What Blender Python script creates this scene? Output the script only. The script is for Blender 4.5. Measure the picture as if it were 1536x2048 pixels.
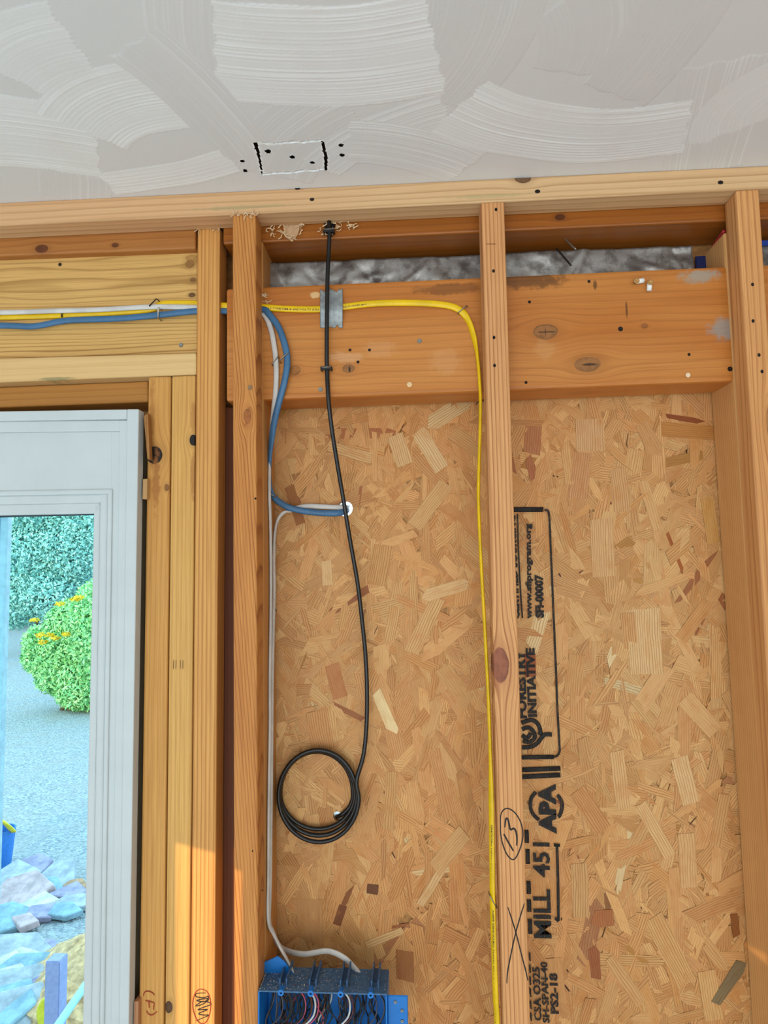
import bpy, bmesh, math, random
import numpy as np
from mathutils import Vector, Matrix
for o in list(bpy.data.objects): bpy.data.objects.remove(o, do_unlink=True)
S = bpy.context.scene
COL = S.collection
rnd = random.Random(7)
# ------------------------------------------------------------------ camera
F = 1324.0
CAM = Vector((0.0, -1.06, 1.75))
MR = ((0.99814499, 0.05854556, -0.0167034), (-0.02170062, 0.08578773, -0.99607708), (-0.05688294, 0.99459182, 0.08689907))
RT, DN, FW = [Vector(r) for r in MR]
cd = bpy.data.cameras.new('camera'); cam = bpy.data.objects.new('camera', cd); COL.objects.link(cam)
cd.sensor_fit = 'VERTICAL'; cd.sensor_height = 36.0; cd.lens = F / 2048 * 36; cd.clip_start = 0.02
cam.matrix_world = Matrix((( RT.x, -DN.x, -FW.x, CAM.x), (RT.y, -DN.y, -FW.y, CAM.y), (RT.z, -DN.z, -FW.z, CAM.z), (0, 0, 0, 1)))
S.camera = cam
# ------------------------------------------------------------------ view
S.view_settings.view_transform = 'Standard'; S.view_settings.look = 'None'
S.view_settings.gamma = 1.0; S.view_settings.use_curve_mapping = False
S.view_settings.exposure = 0.12
# ------------------------------------------------------------------ world
W = bpy.data.worlds.new('sky'); S.world = W; W.use_nodes = True
bg = W.node_tree.nodes['Background']
bg.inputs[0].default_value = (0.60, 0.84, 1.0, 1); bg.inputs[1].default_value = 2.6
# ------------------------------------------------------------------ sun (low, hazy, from behind and left of the viewer)
AZ, EL = math.radians(22), math.radians(10)
SD = Vector((math.sin(AZ) * math.cos(EL), math.cos(AZ) * math.cos(EL), -math.sin(EL)))
sl = bpy.data.lights.new('sun', 'SUN'); sl.energy = 2.7; sl.color = (1.0, 0.72, 0.36); sl.angle = math.radians(0.06)
so = bpy.data.objects.new('sun', sl); COL.objects.link(so); so.rotation_euler = SD.to_track_quat('-Z', 'Y').to_euler(); so.location = (-2, -9, 4)
# daylight through the wide opening behind the viewer
al = bpy.data.lights.new('daylight', 'AREA'); al.shape = 'RECTANGLE'; al.size = 4.4; al.size_y = 2.0; al.energy = 60; al.color = (1.0, 0.975, 0.94)
ao = bpy.data.objects.new('daylight', al); COL.objects.link(ao); ao.location = (-0.1, -4.12, 1.05); ao.rotation_euler = (math.radians(96), 0, 0)
# ------------------------------------------------------------------ helpers: pixel (1536x2048) -> world point on a plane
def ray(px, py): return FW + RT * ((px - 768) / F) + DN * ((py - 1024) / F)
def P(px, py, Y):
    d = ray(px, py); return CAM + d * ((Y - CAM.y) / d.y)
def PZ(px, py, z):
    d = ray(px, py); return CAM + d * ((z - CAM.z) / d.z)
def PX(px, py, x):
    d = ray(px, py); return CAM + d * ((x - CAM.x) / d.x)
def lin(c):
    if isinstance(c, str):
        c = [int(c[i:i + 2], 16) / 255 for i in (0, 2, 4)]
    return tuple(v / 12.92 if v <= .04045 else ((v + .055) / 1.055) ** 2.4 for v in c) + (1.0,)

def tag(o, label, cat, group=None, kind=None):
    if label: o['label'] = label
    if cat: o['category'] = cat
    if group: o['group'] = group
    if kind: o['kind'] = kind
    return o
def link(name, me, mat=None, parent=None, loc=(0, 0, 0)):
    """mesh is in world coordinates; object origin is moved to loc"""
    loc = Vector(loc)
    if loc.length: me.transform(Matrix.Translation(-loc))
    o = bpy.data.objects.new(name, me); COL.objects.link(o); o.location = loc
    if mat is not None and not me.materials: me.materials.append(mat)
    if parent is not None:
        o.parent = parent; o.location = loc - Vector(parent.get('_loc', (0, 0, 0)))
    o['_loc'] = tuple(loc)
    return o
def empty(name, loc):
    o = bpy.data.objects.new(name, None); COL.objects.link(o); o.location = loc; o['_loc'] = tuple(loc); o.empty_display_size = .05
    return o
def mesh(name, v, f, smooth=False):
    me = bpy.data.meshes.new(name); me.from_pydata([tuple(p) for p in v], [], f); me.update()
    if smooth: me.polygons.foreach_set('use_smooth', [True] * len(me.polygons))
    return me
def bm_mesh(name, bm, smooth=False):
    me = bpy.data.meshes.new(name); bm.normal_update(); bm.to_mesh(me); bm.free()
    if smooth: me.polygons.foreach_set('use_smooth', [True] * len(me.polygons))
    return me
def hexa(bm, f, b):
    """front quad f (TL,TR,BR,BL) and back quad b"""
    vs = [bm.verts.new(p) for p in list(f) + list(b)]
    for q in ((0, 3, 2, 1), (4, 5, 6, 7), (0, 1, 5, 4), (1, 2, 6, 5), (2, 3, 7, 6), (3, 0, 4, 7)):
        bm.faces.new([vs[i] for i in q])
    return vs
def box_bm(bm, lo, hi):
    x0, y0, z0 = lo; x1, y1, z1 = hi
    return hexa(bm, [(x0, y0, z1), (x1, y0, z1), (x1, y0, z0), (x0, y0, z0)], [(x0, y1, z1), (x1, y1, z1), (x1, y1, z0), (x0, y1, z0)])
def board_me(name, quad, depth, bev=.003, seg=2):
    bm = bmesh.new(); d = Vector((0, depth, 0))
    hexa(bm, quad, [Vector(q) + d for q in quad])
    bmesh.ops.recalc_face_normals(bm, faces=bm.faces)
    if bev: bmesh.ops.bevel(bm, geom=list(bm.edges), offset=bev, segments=seg, affect='EDGES', profile=.5)
    return bm_mesh(name, bm)
def box(name, lo, hi, mat, parent=None, bev=0):
    bm = bmesh.new(); box_bm(bm, lo, hi); bmesh.ops.recalc_face_normals(bm, faces=bm.faces)
    if bev: bmesh.ops.bevel(bm, geom=list(bm.edges), offset=bev, segments=2, affect='EDGES')
    c = Vector(((lo[0] + hi[0]) / 2, (lo[1] + hi[1]) / 2, lo[2]))
    return link(name, bm_mesh(name, bm), mat, parent, c)
def spline(pts, k=8):
    pts = [np.array(p, float) for p in pts]; out = []
    n = len(pts)
    for i in range(n - 1):
        p0 = pts[max(i - 1, 0)]; p1 = pts[i]; p2 = pts[i + 1]; p3 = pts[min(i + 2, n - 1)]
        for j in range(k):
            t = j / k
            out.append(.5 * (2 * p1 + (p2 - p0) * t + (2 * p0 - 5 * p1 + 4 * p2 - p3) * t * t + (3 * p1 - p0 - 3 * p2 + p3) * t ** 3))
    out.append(pts[-1]); return out
def sweep(name, pts, a, b, hints, seg=10):
    """tube of elliptic section: a half width, b half thickness along hint"""
    pts = np.array(pts); n = len(pts)
    if not hasattr(a, '__len__'): a = [a] * n
    if not hasattr(b, '__len__'): b = [b] * n
    hints = np.array(hints, float)
    if hints.ndim == 1: hints = np.tile(hints, (n, 1))
    T = np.gradient(pts, axis=0); T /= np.linalg.norm(T, axis=1)[:, None] + 1e-12
    v = []; f = []
    for i in range(n):
        nn = hints[i] - T[i] * (hints[i] @ T[i]); nn /= np.linalg.norm(nn) + 1e-9
        w = np.cross(T[i], nn)
        for s in range(seg):
            q = 2 * math.pi * s / seg
            v.append(pts[i] + a[i] * math.cos(q) * w + b[i] * math.sin(q) * nn)
    for i in range(n - 1):
        for s in range(seg):
            s2 = (s + 1) % seg
            f.append((i * seg + s, i * seg + s2, (i + 1) * seg + s2, (i + 1) * seg + s))
    f.append(tuple(range(seg))[::-1]); f.append(tuple((n - 1) * seg + s for s in range(seg)))
    return mesh(name, v, f, True)
def join(name, meshes, smooth=False):
    v = []; f = []
    for m in meshes:
        o = len(v); v += [tuple(x.co) for x in m.vertices]; f += [tuple(i + o for i in p.vertices) for p in m.polygons]
        bpy.data.meshes.remove(m)
    return mesh(name, v, f, smooth)
# convex polygon clipping (2-D)
def clip(poly, a, b, keep_left=True):
    out = []; n = len(poly)
    def side(p):
        s = (b[0] - a[0]) * (p[1] - a[1]) - (b[1] - a[1]) * (p[0] - a[0]); return s if keep_left else -s
    for i in range(n):
        p, q = poly[i], poly[(i + 1) % n]; sp, sq = side(p), side(q)
        if sp >= 0: out.append(p)
        if (sp >= 0) != (sq >= 0):
            t = sp / (sp - sq); out.append((p[0] + (q[0] - p[0]) * t, p[1] + (q[1] - p[1]) * t))
    return out
def area2(p): return sum(p[i][0] * p[(i + 1) % len(p)][1] - p[(i + 1) % len(p)][0] * p[i][1] for i in range(len(p)))
def subtract(poly, hole):
    """convex poly minus convex counter-clockwise hole -> list of convex pieces"""
    if area2(hole) < 0: hole = hole[::-1]
    pieces = []; rest = poly
    for i in range(len(hole)):
        a, b = hole[i], hole[(i + 1) % len(hole)]
        o = clip(rest, a, b, False)
        if len(o) > 2 and abs(area2(o)) > 1e-9: pieces.append(o)
        rest = clip(rest, a, b, True)
        if len(rest) < 3: break
    return pieces
def sheet_with_holes(name, rect, holes, y0, y1):
    polys = [[(rect[0], rect[2]), (rect[1], rect[2]), (rect[1], rect[3]), (rect[0], rect[3])]]
    for h in holes:
        polys = [q for p in polys for q in subtract(p, h)]
    bm = bmesh.new()
    for p in polys:
        n = len(p); fr = [bm.verts.new((x, y0, z)) for x, z in p]; bk = [bm.verts.new((x, y1, z)) for x, z in p]
        bm.faces.new(fr[::-1] if area2(p) < 0 else fr); bm.faces.new(bk)
        for i in range(n): bm.faces.new((fr[i], fr[(i + 1) % n], bk[(i + 1) % n], bk[i]))
    bmesh.ops.recalc_face_normals(bm, faces=bm.faces)
    return bm_mesh(name, bm)

# ------------------------------------------------------------------ node expressions
class E:
    def __init__(s, nt, sock): s.nt = nt; s.k = sock
    def _m(s, op, *o):
        n = s.nt.nodes.new('ShaderNodeMath'); n.operation = op
        for i, v in enumerate((s,) + o):
            if isinstance(v, E): s.nt.links.new(v.k, n.inputs[i])
            else: n.inputs[i].default_value = v
        return E(s.nt, n.outputs[0])
    def __add__(s, o): return s._m('ADD', o)
    __radd__ = __add__
    def __sub__(s, o): return s._m('SUBTRACT', o)
    def __mul__(s, o): return s._m('MULTIPLY', o)
    __rmul__ = __mul__
    def __truediv__(s, o): return s._m('DIVIDE', o)
    def __pow__(s, o): return s._m('POWER', o)
    def frac(s): return s._m('FRACT')
    def sqrt(s): return s._m('SQRT')
    def exp(s): return s._m('EXPONENT')
    def sin(s): return s._m('SINE')
    def abs(s): return s._m('ABSOLUTE')
    def max(s, o): return s._m('MAXIMUM', o)
    def min(s, o): return s._m('MINIMUM', o)
    def step(s, a, b, lo=0., hi=1.):
        n = s.nt.nodes.new('ShaderNodeMapRange'); n.interpolation_type = 'SMOOTHSTEP'
        s.nt.links.new(s.k, n.inputs[0])
        for i, v in enumerate((a, b, lo, hi)): n.inputs[i + 1].default_value = v
        return E(s.nt, n.outputs[0])
def comb(nt, *xyz):
    n = nt.nodes.new('ShaderNodeCombineXYZ')
    for i, v in enumerate(xyz):
        if isinstance(v, E): nt.links.new(v.k, n.inputs[i])
        else: n.inputs[i].default_value = v
    return E(nt, n.outputs[0])
def noise(nt, vec, scale=1., detail=2., rough=.5, dist=0.):
    n = nt.nodes.new('ShaderNodeTexNoise'); nt.links.new(vec.k, n.inputs['Vector'])
    n.inputs['Scale'].default_value = scale; n.inputs['Detail'].default_value = detail
    n.inputs['Roughness'].default_value = rough; n.inputs['Distortion'].default_value = dist
    return E(nt, n.outputs[0])
def mixc(nt, f, a, b, mode='MIX'):
    n = nt.nodes.new('ShaderNodeMix'); n.data_type = 'RGBA'; n.blend_type = mode; n.clamp_factor = True
    for sk, v in ((n.inputs[0], f), (n.inputs[6], a), (n.inputs[7], b)):
        if isinstance(v, E): nt.links.new(v.k, sk)
        else: sk.default_value = v
    return E(nt, n.outputs[2])
def ramp(nt, f, stops):
    n = nt.nodes.new('ShaderNodeValToRGB'); nt.links.new(f.k, n.inputs[0]); el = n.color_ramp.elements
    while len(el) < len(stops): el.new(.5)
    for e, (p, c) in zip(el, stops):
        e.position = p; e.color = c if hasattr(c, '__len__') else (c, c, c, 1)
    return E(nt, n.outputs[0])
def new_mat(name):
    m = bpy.data.materials.new(name); m.use_nodes = True
    return m, m.node_tree, m.node_tree.nodes['Principled BSDF']
def setin(nt, sk, v):
    if isinstance(v, E): nt.links.new(v.k, sk)
    else: sk.default_value = v
def bump(nt, b, h, strength=.3, dist=.001):
    n = nt.nodes.new('ShaderNodeBump'); n.inputs['Strength'].default_value = strength; n.inputs['Distance'].default_value = dist
    nt.links.new(h.k, n.inputs['Height']); nt.links.new(n.outputs[0], b.inputs['Normal'])
def objxyz(nt, off=(0, 0, 0)):
    t = nt.nodes.new('ShaderNodeTexCoord'); s = nt.nodes.new('ShaderNodeSeparateXYZ'); nt.links.new(t.outputs['Object'], s.inputs[0])
    return [E(nt, s.outputs[i]) + off[i] for i in range(3)]

def plain(name, col, rough=.5, metal=0., var=.12, nscale=60., bmp=0., spec=.5):
    m, nt, b = new_mat(name); x, y, z = objxyz(nt)
    n = noise(nt, comb(nt, x, y, z), nscale, 4, .6)
    c = lin(col); d = tuple(v * (1 - var) for v in c[:3]) + (1,); e = tuple(min(1, v * (1 + var)) for v in c[:3]) + (1,)
    setin(nt, b.inputs['Base Color'], mixc(nt, n.step(.3, .7), d, e)); b.inputs['Roughness'].default_value = rough; b.inputs['Metallic'].default_value = metal
    b.inputs['Specular IOR Level'].default_value = spec
    if bmp: bump(nt, b, n, bmp, .001)
    return m

def wood(name, axis, off, light, dark, pitch=.0035, pith=(.06, .09), tilt=0., wav=.006, seed=0., contrast=.75,
         warm=None, warm_amt=.5, knots=(), rough=.6, stains=(), streak=.25, sharp=.85, bmp=.25):
    """ring pattern of a sawn board; off = object origin so that the pattern is given in world coordinates
    knots: (point, across radius, along radius, push, dark colour); stains: (point, across, along, colour, amount)"""
    m, nt, b = new_mat(name); x, y, z = objxyz(nt, off)
    u, v, l = (x, y, z) if axis == 'z' else (z, y, x)
    su = off[0] if axis == 'z' else off[2]
    q = comb(nt, u * 7 + seed, v * 7, l * .9 + seed * 2)
    n1 = noise(nt, q, 1., 3, .5)
    n2 = noise(nt, comb(nt, u * 40 + seed, v * 40, l * 2.5), 1., 2, .5)
    n3 = noise(nt, comb(nt, u * 90 + seed, v * 90, l * 60), 1., 3, .6)
    ue = u
    kn = []
    for pt, ra, rl, push, kc in knots:          # the grain flows around each knot
        pu, pl = (pt.x, pt.z) if axis == 'z' else (pt.z, pt.x)
        du = (u - pu) / ra; dl = (l - pl) / rl
        ue = ue - du * ((du * du * .22 + dl * dl * .16) * -1.).exp() * push
        kn.append(((du * du + dl * dl).sqrt() + (n3 - .5) * .30 + (n2 - .5) * .45, kc))
    uu = ue - su - pith[0] + l * tilt
    vv = v - pith[1]
    r = (uu * uu + vv * vv).sqrt() + (n1 - .5) * wav + (n2 - .5) * (wav * .12)
    ph = (r / pitch + (n2 - .5) * .35).frac()
    ring = ramp(nt, ph, [(0., .0), (.50, .10), (sharp - .06, .80), (sharp, 1.), (min(.995, sharp + .07), .20), (1., 0.)])
    fib = noise(nt, comb(nt, ue * 700, v * 700, l * 9 + seed), 1., 2, .6)
    fib2 = noise(nt, comb(nt, ue * 240, v * 240, l * 3 + seed), 1., 2, .6)
    big = noise(nt, comb(nt, u * 9, v * 9 + seed, l * 1.3 + seed), 1., 3, .55)
    rowvar = noise(nt, comb(nt, r * 60, l * .4, seed), 1., 1, .5)
    cl, cdk = lin(light), lin(dark)
    base = mixc(nt, ring * (rowvar.step(.25, .70, .40, 1.) * contrast), cl, cdk)
    if warm: base = mixc(nt, big.step(.35, .68) * warm_amt, base, mixc(nt, ring * (contrast * .8), lin(warm), cdk))
    base = mixc(nt, fib.step(.35, .75) * streak, base, cdk)
    base = mixc(nt, fib2.step(.52, .80) * (streak * 1.2), base, cdk)
    for d, kc in kn:
        kcl = lin(kc); dk = tuple(c * .38 for c in kcl[:3]) + (1,)
        base = mixc(nt, d.step(2.4, .8) * .35, base, mixc(nt, .5, kcl, cdk))
        inner = mixc(nt, n3.step(.40, .62) * .6, kcl, tuple(c * .55 for c in kcl[:3]) + (1,))
        inner = mixc(nt, d.step(.84, .99) * n2.step(.36, .56, .0, .85), inner, dk)
        base = mixc(nt, d.step(1.10, .98), base, inner)
    for pt, ra, rl, sc, amt in stains:
        pu, pl = (pt.x, pt.z) if axis == 'z' else (pt.z, pt.x)
        du = (u - pu) / ra; dl = (l - pl) / rl
        d = (du * du + dl * dl).sqrt() + (noise(nt, comb(nt, u, v, l), 70., 4, .65) - .5) * 1.6 + (n1 - .5) * .8
        base = mixc(nt, d.step(1.05, .45) * amt, base, lin(sc))
    setin(nt, b.inputs['Base Color'], base)
    b.inputs['Roughness'].default_value = rough; b.inputs['Specular IOR Level'].default_value = .35
    bump(nt, b, ring * .7 + fib * .5, bmp, .0008)
    return m

# ------------------------------------------------------------------ depth planes (metres behind the front of the new studs)
Y0, Y1, YH, YO = 0.0, .0445, .047, .134
zA, zB = P(0, 405.5, 0), P(1536, 330.7, 0)
KC = (zB.z - zA.z) / (zB.x - zA.x)
def ceil_z(x): return zA.z + KC * (x - zA.x)
def CZ(px, py):
    d = ray(px, py); t = (zA.z + KC * (CAM.x - zA.x) - CAM.z) / (d.z - KC * d.x); return CAM + d * t
# ================================================================== SETTING
# ---- ceiling: trowelled plaster relief, built as real relief near the wall
def ceiling():
    ZTOP = max(ceil_z(-.9), ceil_z(.8)) + .016
    x0, x1, y0, y1, st = -.86, .74, -.60, .004, .0016
    xs = np.arange(x0, x1 + st / 2, st); ys = np.arange(y0, y1 + st / 2, st)
    X, Y = np.meshgrid(xs, ys); rg = np.random.default_rng(5)
    H = np.zeros_like(X); A = np.full_like(X, .35)
    strokes = [  # three pixels along the middle of the sweep, half width (m), ridge strength, body tone
        ((10, 150), (60, 110), (150, 85), .06, .35, .55), ((380, -40), (378, 70), (398, 150), .05, .5, .30),
        ((860, 190), (935, 90), (965, -40), .075, .40, .22), ((1180, -30), (1205, 60), (1175, 150), .075, .42, .22),
        ((1390, -60), (1330, 70), (1230, 190), .055, .25, .2),
        ((540, 350), (605, 268), (700, 215), .07, .55, .30), ((430, 108), (640, 122), (872, 96), .082, .85, .62),
        ((-90, 262), (60, 272), (195, 292), .085, .8, .62), ((165, 262), (240, 210), (368, 192), .066, .85, .6),
        ((270, 85), (400, 200), (500, 312), .047, .55, .28), ((150, 348), (153, 372), (153, 402), .055, .5, .28),
        ((215, 368), (340, 352), (462, 322), .030, .7, .6), ((640, 335), (765, 262), (892, 222), .036, .75, .45),
        ((700, 285), (815, 298), (935, 335), .050, .7, .42), ((1400, 345), (1425, 250), (1465, 120), .062, .6, .3),
        ((915, 215), (1140, 273), (1375, 255), .062, 1.0, .6), ((1500, 250), (1540, 200), (1600, 180), .08, .3, .55)]
    for a, b, c, hw, amp, tone in strokes:
        p, q, r = [CZ(*k) for k in (a, b, c)]
        ax, ay, bx, by, cx, cy = p.x, p.y, q.x, q.y, r.x, r.y
        d = 2 * (ax * (by - cy) + bx * (cy - ay) + cx * (ay - by))
        if abs(d) < 1e-7: continue
        ux = ((ax * ax + ay * ay) * (by - cy) + (bx * bx + by * by) * (cy - ay) + (cx * cx + cy * cy) * (ay - by)) / d
        uy = ((ax * ax + ay * ay) * (cx - bx) + (bx * bx + by * by) * (ax - cx) + (cx * cx + cy * cy) * (bx - ax)) / d
        R = math.hypot(ax - ux, ay - uy)
        rad = np.hypot(X - ux, Y - uy) - R
        am = math.atan2(by - uy, bx - ux)
        ang = (np.arctan2(Y - uy, X - ux) - am + math.pi) % (2 * math.pi) - math.pi
        wr = lambda t: (t - am + math.pi) % (2 * math.pi) - math.pi
        e0, e1 = sorted((wr(math.atan2(ay - uy, ax - ux)), wr(math.atan2(cy - uy, cx - ux))))
        wob = .0022 * np.sin(rad * 160 + ux * 50) + .0012 * np.sin(rad * 900)
        M = (np.abs(rad + .0015 * np.sin(ang * R * 35)) < hw) & (ang * R > e0 * R + wob) & (ang * R < e1 * R + wob)
        ts = np.arange(-hw - .01, hw + .01, .0004); prof = np.zeros_like(ts); t = -hw - .006
        while t < hw + .006:
            t += rg.uniform(.0028, .0070); k = rg.uniform(.12, 1.) ** 1.3; w = rg.uniform(.0007, .0013)
            prof += k * np.exp(-((ts - t) / w) ** 2)
        rw = rad + .0012 * np.sin(ang * R * 9 + R * 7) + .0005 * np.sin(ang * R * 40)
        h = np.interp(rw, ts, prof) * amp
        fade = .65 + .35 * np.sin(ang * R * 14 + rad * 60)
        h = h * np.clip(fade, .25, 1)
        H[M] = (h * .00085 + .0003)[M]; A[M] = np.clip(tone + h * .8, 0, 1)[M]
    H += rg.normal(0, .00002, H.shape)
    H = -H                                                    # ridges hang down
    def seg(pa, pb, w0, w1, rag=0., skip=0.):
        a, b = CZ(*pa), CZ(*pb); dx, dy = b.x - a.x, b.y - a.y; L2 = dx * dx + dy * dy
        t = np.clip(((X - a.x) * dx + (Y - a.y) * dy) / L2, 0, 1)
        off = rag * np.interp(t, np.linspace(0, 1, 18), rg.normal(0, 1, 18))
        L = math.sqrt(L2); sd = np.abs(((X - a.x) * -dy + (Y - a.y) * dx) / L - off)
        inside = (((X - a.x) * dx + (Y - a.y) * dy) / L2 > -.01) & (((X - a.x) * dx + (Y - a.y) * dy) / L2 < 1.01)
        w = w0 + (w1 - w0) * t
        w = w * np.interp(t, np.linspace(0, 1, 22), np.where(rg.random(22) < skip, .25, 1.))
        M = (sd < w) & inside
        H[M] = .010 if rag > .0008 else .013; A[M] = -.6
        rim = (sd < w + .0028) & inside & ~M & (H < .005)
        H[rim] = -.0006 * rg.random(int(rim.sum())); A[rim] = .95
    seg((511, 286), (517, 312), .0026, .0010, .0004); seg((517, 310), (525, 348), .0009, .0006, .0004)
    seg((645, 283), (652, 318), .0009, .0018, .0004); seg((652, 316), (651, 340), .0018, .0013, .0003)
    seg((513, 287), (645, 281), .0005, .0009, .0012, .5); seg((525, 349), (651, 337), .0010, .0010, .0010, .3)
    for hx, hy, hr in ((536, 302, .0036), (585, 314, .0031), (625, 325, .0028), (485, 322, .0027), (490, 341, .0027), (682, 290, .0026), (684, 310, .0028)):
        c = CZ(hx, hy); d = np.hypot(X - c.x, Y - c.y) * (1 + .12 * np.sin(5 * np.arctan2(Y - c.y, X - c.x)))
        M = d < hr; H[M] = .013; A[M] = -1
        rim = (d < hr + .0014) & ~M; H[rim] = -.0004; A[rim] = .9
    Z = zA.z + KC * (X - zA.x) + H
    ny, nx = X.shape
    me = bpy.data.meshes.new('ceiling'); co = np.stack([X, Y, Z], -1).reshape(-1, 3)
    i = (np.arange(ny - 1)[:, None] * nx + np.arange(nx - 1)[None]).ravel()
    fa = np.stack([i, i + nx, i + nx + 1, i + 1], -1)
    fa = fa[~(H.ravel()[fa] > .012).any(1)]
    me.vertices.add(len(co)); me.vertices.foreach_set('co', co.ravel())
    me.loops.add(fa.size); me.loops.foreach_set('vertex_index', fa.ravel())
    me.polygons.add(len(fa)); me.polygons.foreach_set('loop_start', np.arange(len(fa)) * 4); me.polygons.foreach_set('loop_total', np.full(len(fa), 4))
    me.update(calc_edges=True)
    at = me.attributes.new('plaster', 'FLOAT', 'POINT'); at.data.foreach_set('value', A.ravel().astype(np.float32))
    m, nt, b = new_mat('trowelled_plaster')
    an = nt.nodes.new('ShaderNodeAttribute'); an.attribute_name = 'plaster'; t = E(nt, an.outputs['Fac'])
    x, y, z = objxyz(nt); n = noise(nt, comb(nt, x, y, z), 9., 4, .6)
    c = mixc(nt, t.step(.1, 1.), lin('DCDAD9'), lin('F6F7F7'))
    c = mixc(nt, n.step(.45, .75) * .35, c, lin('E6DFDC'))
    c = mixc(nt, t.step(-.2, -.45), c, lin('6b5238'))  # grooves and hole edges painted dark brown for the shade inside them
    setin(nt, b.inputs['Base Color'], c); b.inputs['Roughness'].default_value = .55; b.inputs['Specular IOR Level'].default_value = .4
    bump(nt, b, noise(nt, comb(nt, x, y, z), 320., 3, .6), .12, .0006)
    o = link('ceiling', me, m, None, (0, 0, ceil_z(0))); tag(o, 'white ceiling with comb-trowelled plaster swirls and a cut rectangle', 'ceiling', kind='structure')
    # the rest of the room's ceiling around the relief and the board behind it
    bm = bmesh.new(); XA, XB, YA, YB = -2.6, 2.6, -4.1, .16
    def slab(a0, a1, c0, c1, lift):
        f = [(a0, c0, ceil_z(a0) + lift), (a1, c0, ceil_z(a1) + lift), (a1, c1, ceil_z(a1) + lift), (a0, c1, ceil_z(a0) + lift)]
        hexa(bm, f, [(p[0], p[1], p[2] + .03) for p in f])
    xe0, xe1, ye0, ye1 = xs[0] + .0008, xs[-1] - .0008, ys[0] + .0008, ys[-1] - .001
    slab(XA, xe0, YA, YB, 0); slab(xe1, XB, YA, YB, 0); slab(xe0, xe1, YA, ye0, 0); slab(xe0, xe1, ye1, YB, 0.0005); slab(XA, XB, YA, -.62, .032); slab(XA, xe0, YA, YB, .032); slab(xe1, XB, YA, YB, .032)
    bmesh.ops.recalc_face_normals(bm, faces=bm.faces)
    m2 = plain('ceiling_plaster', 'DEDEDC', .6, 0, .08, 14., .4)
    box('dark_cavity_slab', (-.9, -.64, ZTOP), (.8, .16, ZTOP + .05), plain('cavity_shade', '3A2616', .8), o)  # dark slab added above the relief so the cut holes read dark
    link('ceiling_board', bm_mesh('ceiling_board', bm), m2, o, (0, -2, ceil_z(0)))
ceiling()
ZC = ceil_z(0)
ply = plain('pale_bounce_floor', 'E2E2E0', .7, 0, .05, 8., .1)  # unseen floor made pale so it bounces light onto the ceiling
flo = box('floor', (-2.6, -4.1, -.03), (2.6, .13, 0), ply); tag(flo, 'unseen floor of the room, made pale to bounce light up', 'floor', kind='structure')
drywall = plain('bare_drywall', 'CFCBC4', .75, 0, .06, 6.)
def side_wall():
    bm = bmesh.new()
    for lo, hi in (((-2.6, -4.1, 0), (-2.5, -3.2, ZC + .05)), ((-2.6, -1.1, 0), (-2.5, .13, ZC + .05)), ((-2.6, -3.2, 1.95), (-2.5, -1.1, ZC + .05)), ((-2.6, -3.2, 0), (-2.5, -1.1, .1))): box_bm(bm, lo, hi)
    bmesh.ops.recalc_face_normals(bm, faces=bm.faces); return link('wall_left', bm_mesh('wall_left', bm), drywall, None, (-2.55, -2, 0))
wl = side_wall(); tag(wl, 'drywall side wall with a wide glazed opening left of the view', 'wall', kind='structure')
wr_ = box('wall_right', (2.5, -4.1, 0), (2.6, .13, ZC + .05), drywall); tag(wr_, 'plain drywall side wall right of the view', 'wall', kind='structure')
wb = link('wall_back', sheet_with_holes('wall_back', (-2.6, 2.6, 0, ZC + .1), [[(-2.4, .03), (2.2, .03), (2.2, ZC - .1), (-2.4, ZC - .1)]], -4.2, -4.05), drywall, None, (0, -4.1, 0))
tag(wb, 'wall behind the viewer with one wide window opening', 'wall', kind='structure')
# added unseen wall outside, its gaps shape two patches of low sun
def back(p, y=-7.0):
    q = Vector(p) - SD * ((p[1] - y) / SD.y); return (q.x, q.z)
XS = P(1467, 790, YH).x
gapL = [back(P(303, 1662, Y1)), back(P(520, 1716, Y1)), back(P(520, 2250, Y1)), back(P(303, 2250, Y1))]
gapR = [back(P(1440, 1866, YO)), back(P(1488, 1846, YO)), back(PX(1536, 1868, XS)), back(PX(1536, 1936, XS)), back(P(1488, 1892, YO))]
def hull(p):
    p = sorted(p); o = []
    for seq in (p, p[::-1]):
        h = []
        for q in seq:
            while len(h) > 1 and (h[-1][0] - h[-2][0]) * (q[1] - h[-2][1]) - (h[-1][1] - h[-2][1]) * (q[0] - h[-2][0]) <= 0: h.pop()
            h.append(q)
        o += h[:-1]
    return o
gapR = hull(gapR)
bw = link('wall_sun_mask', sheet_with_holes('wall_sun_mask', (-8, 6, -.4, 8), [gapL, gapR], -7.1, -7.0), plain('sun_mask_surface', 'A9A49B', .8), None, (0, -7, 0))
tag(bw, 'added unseen wall masking the sun outside behind the viewer', 'wall', kind='structure')

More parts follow.
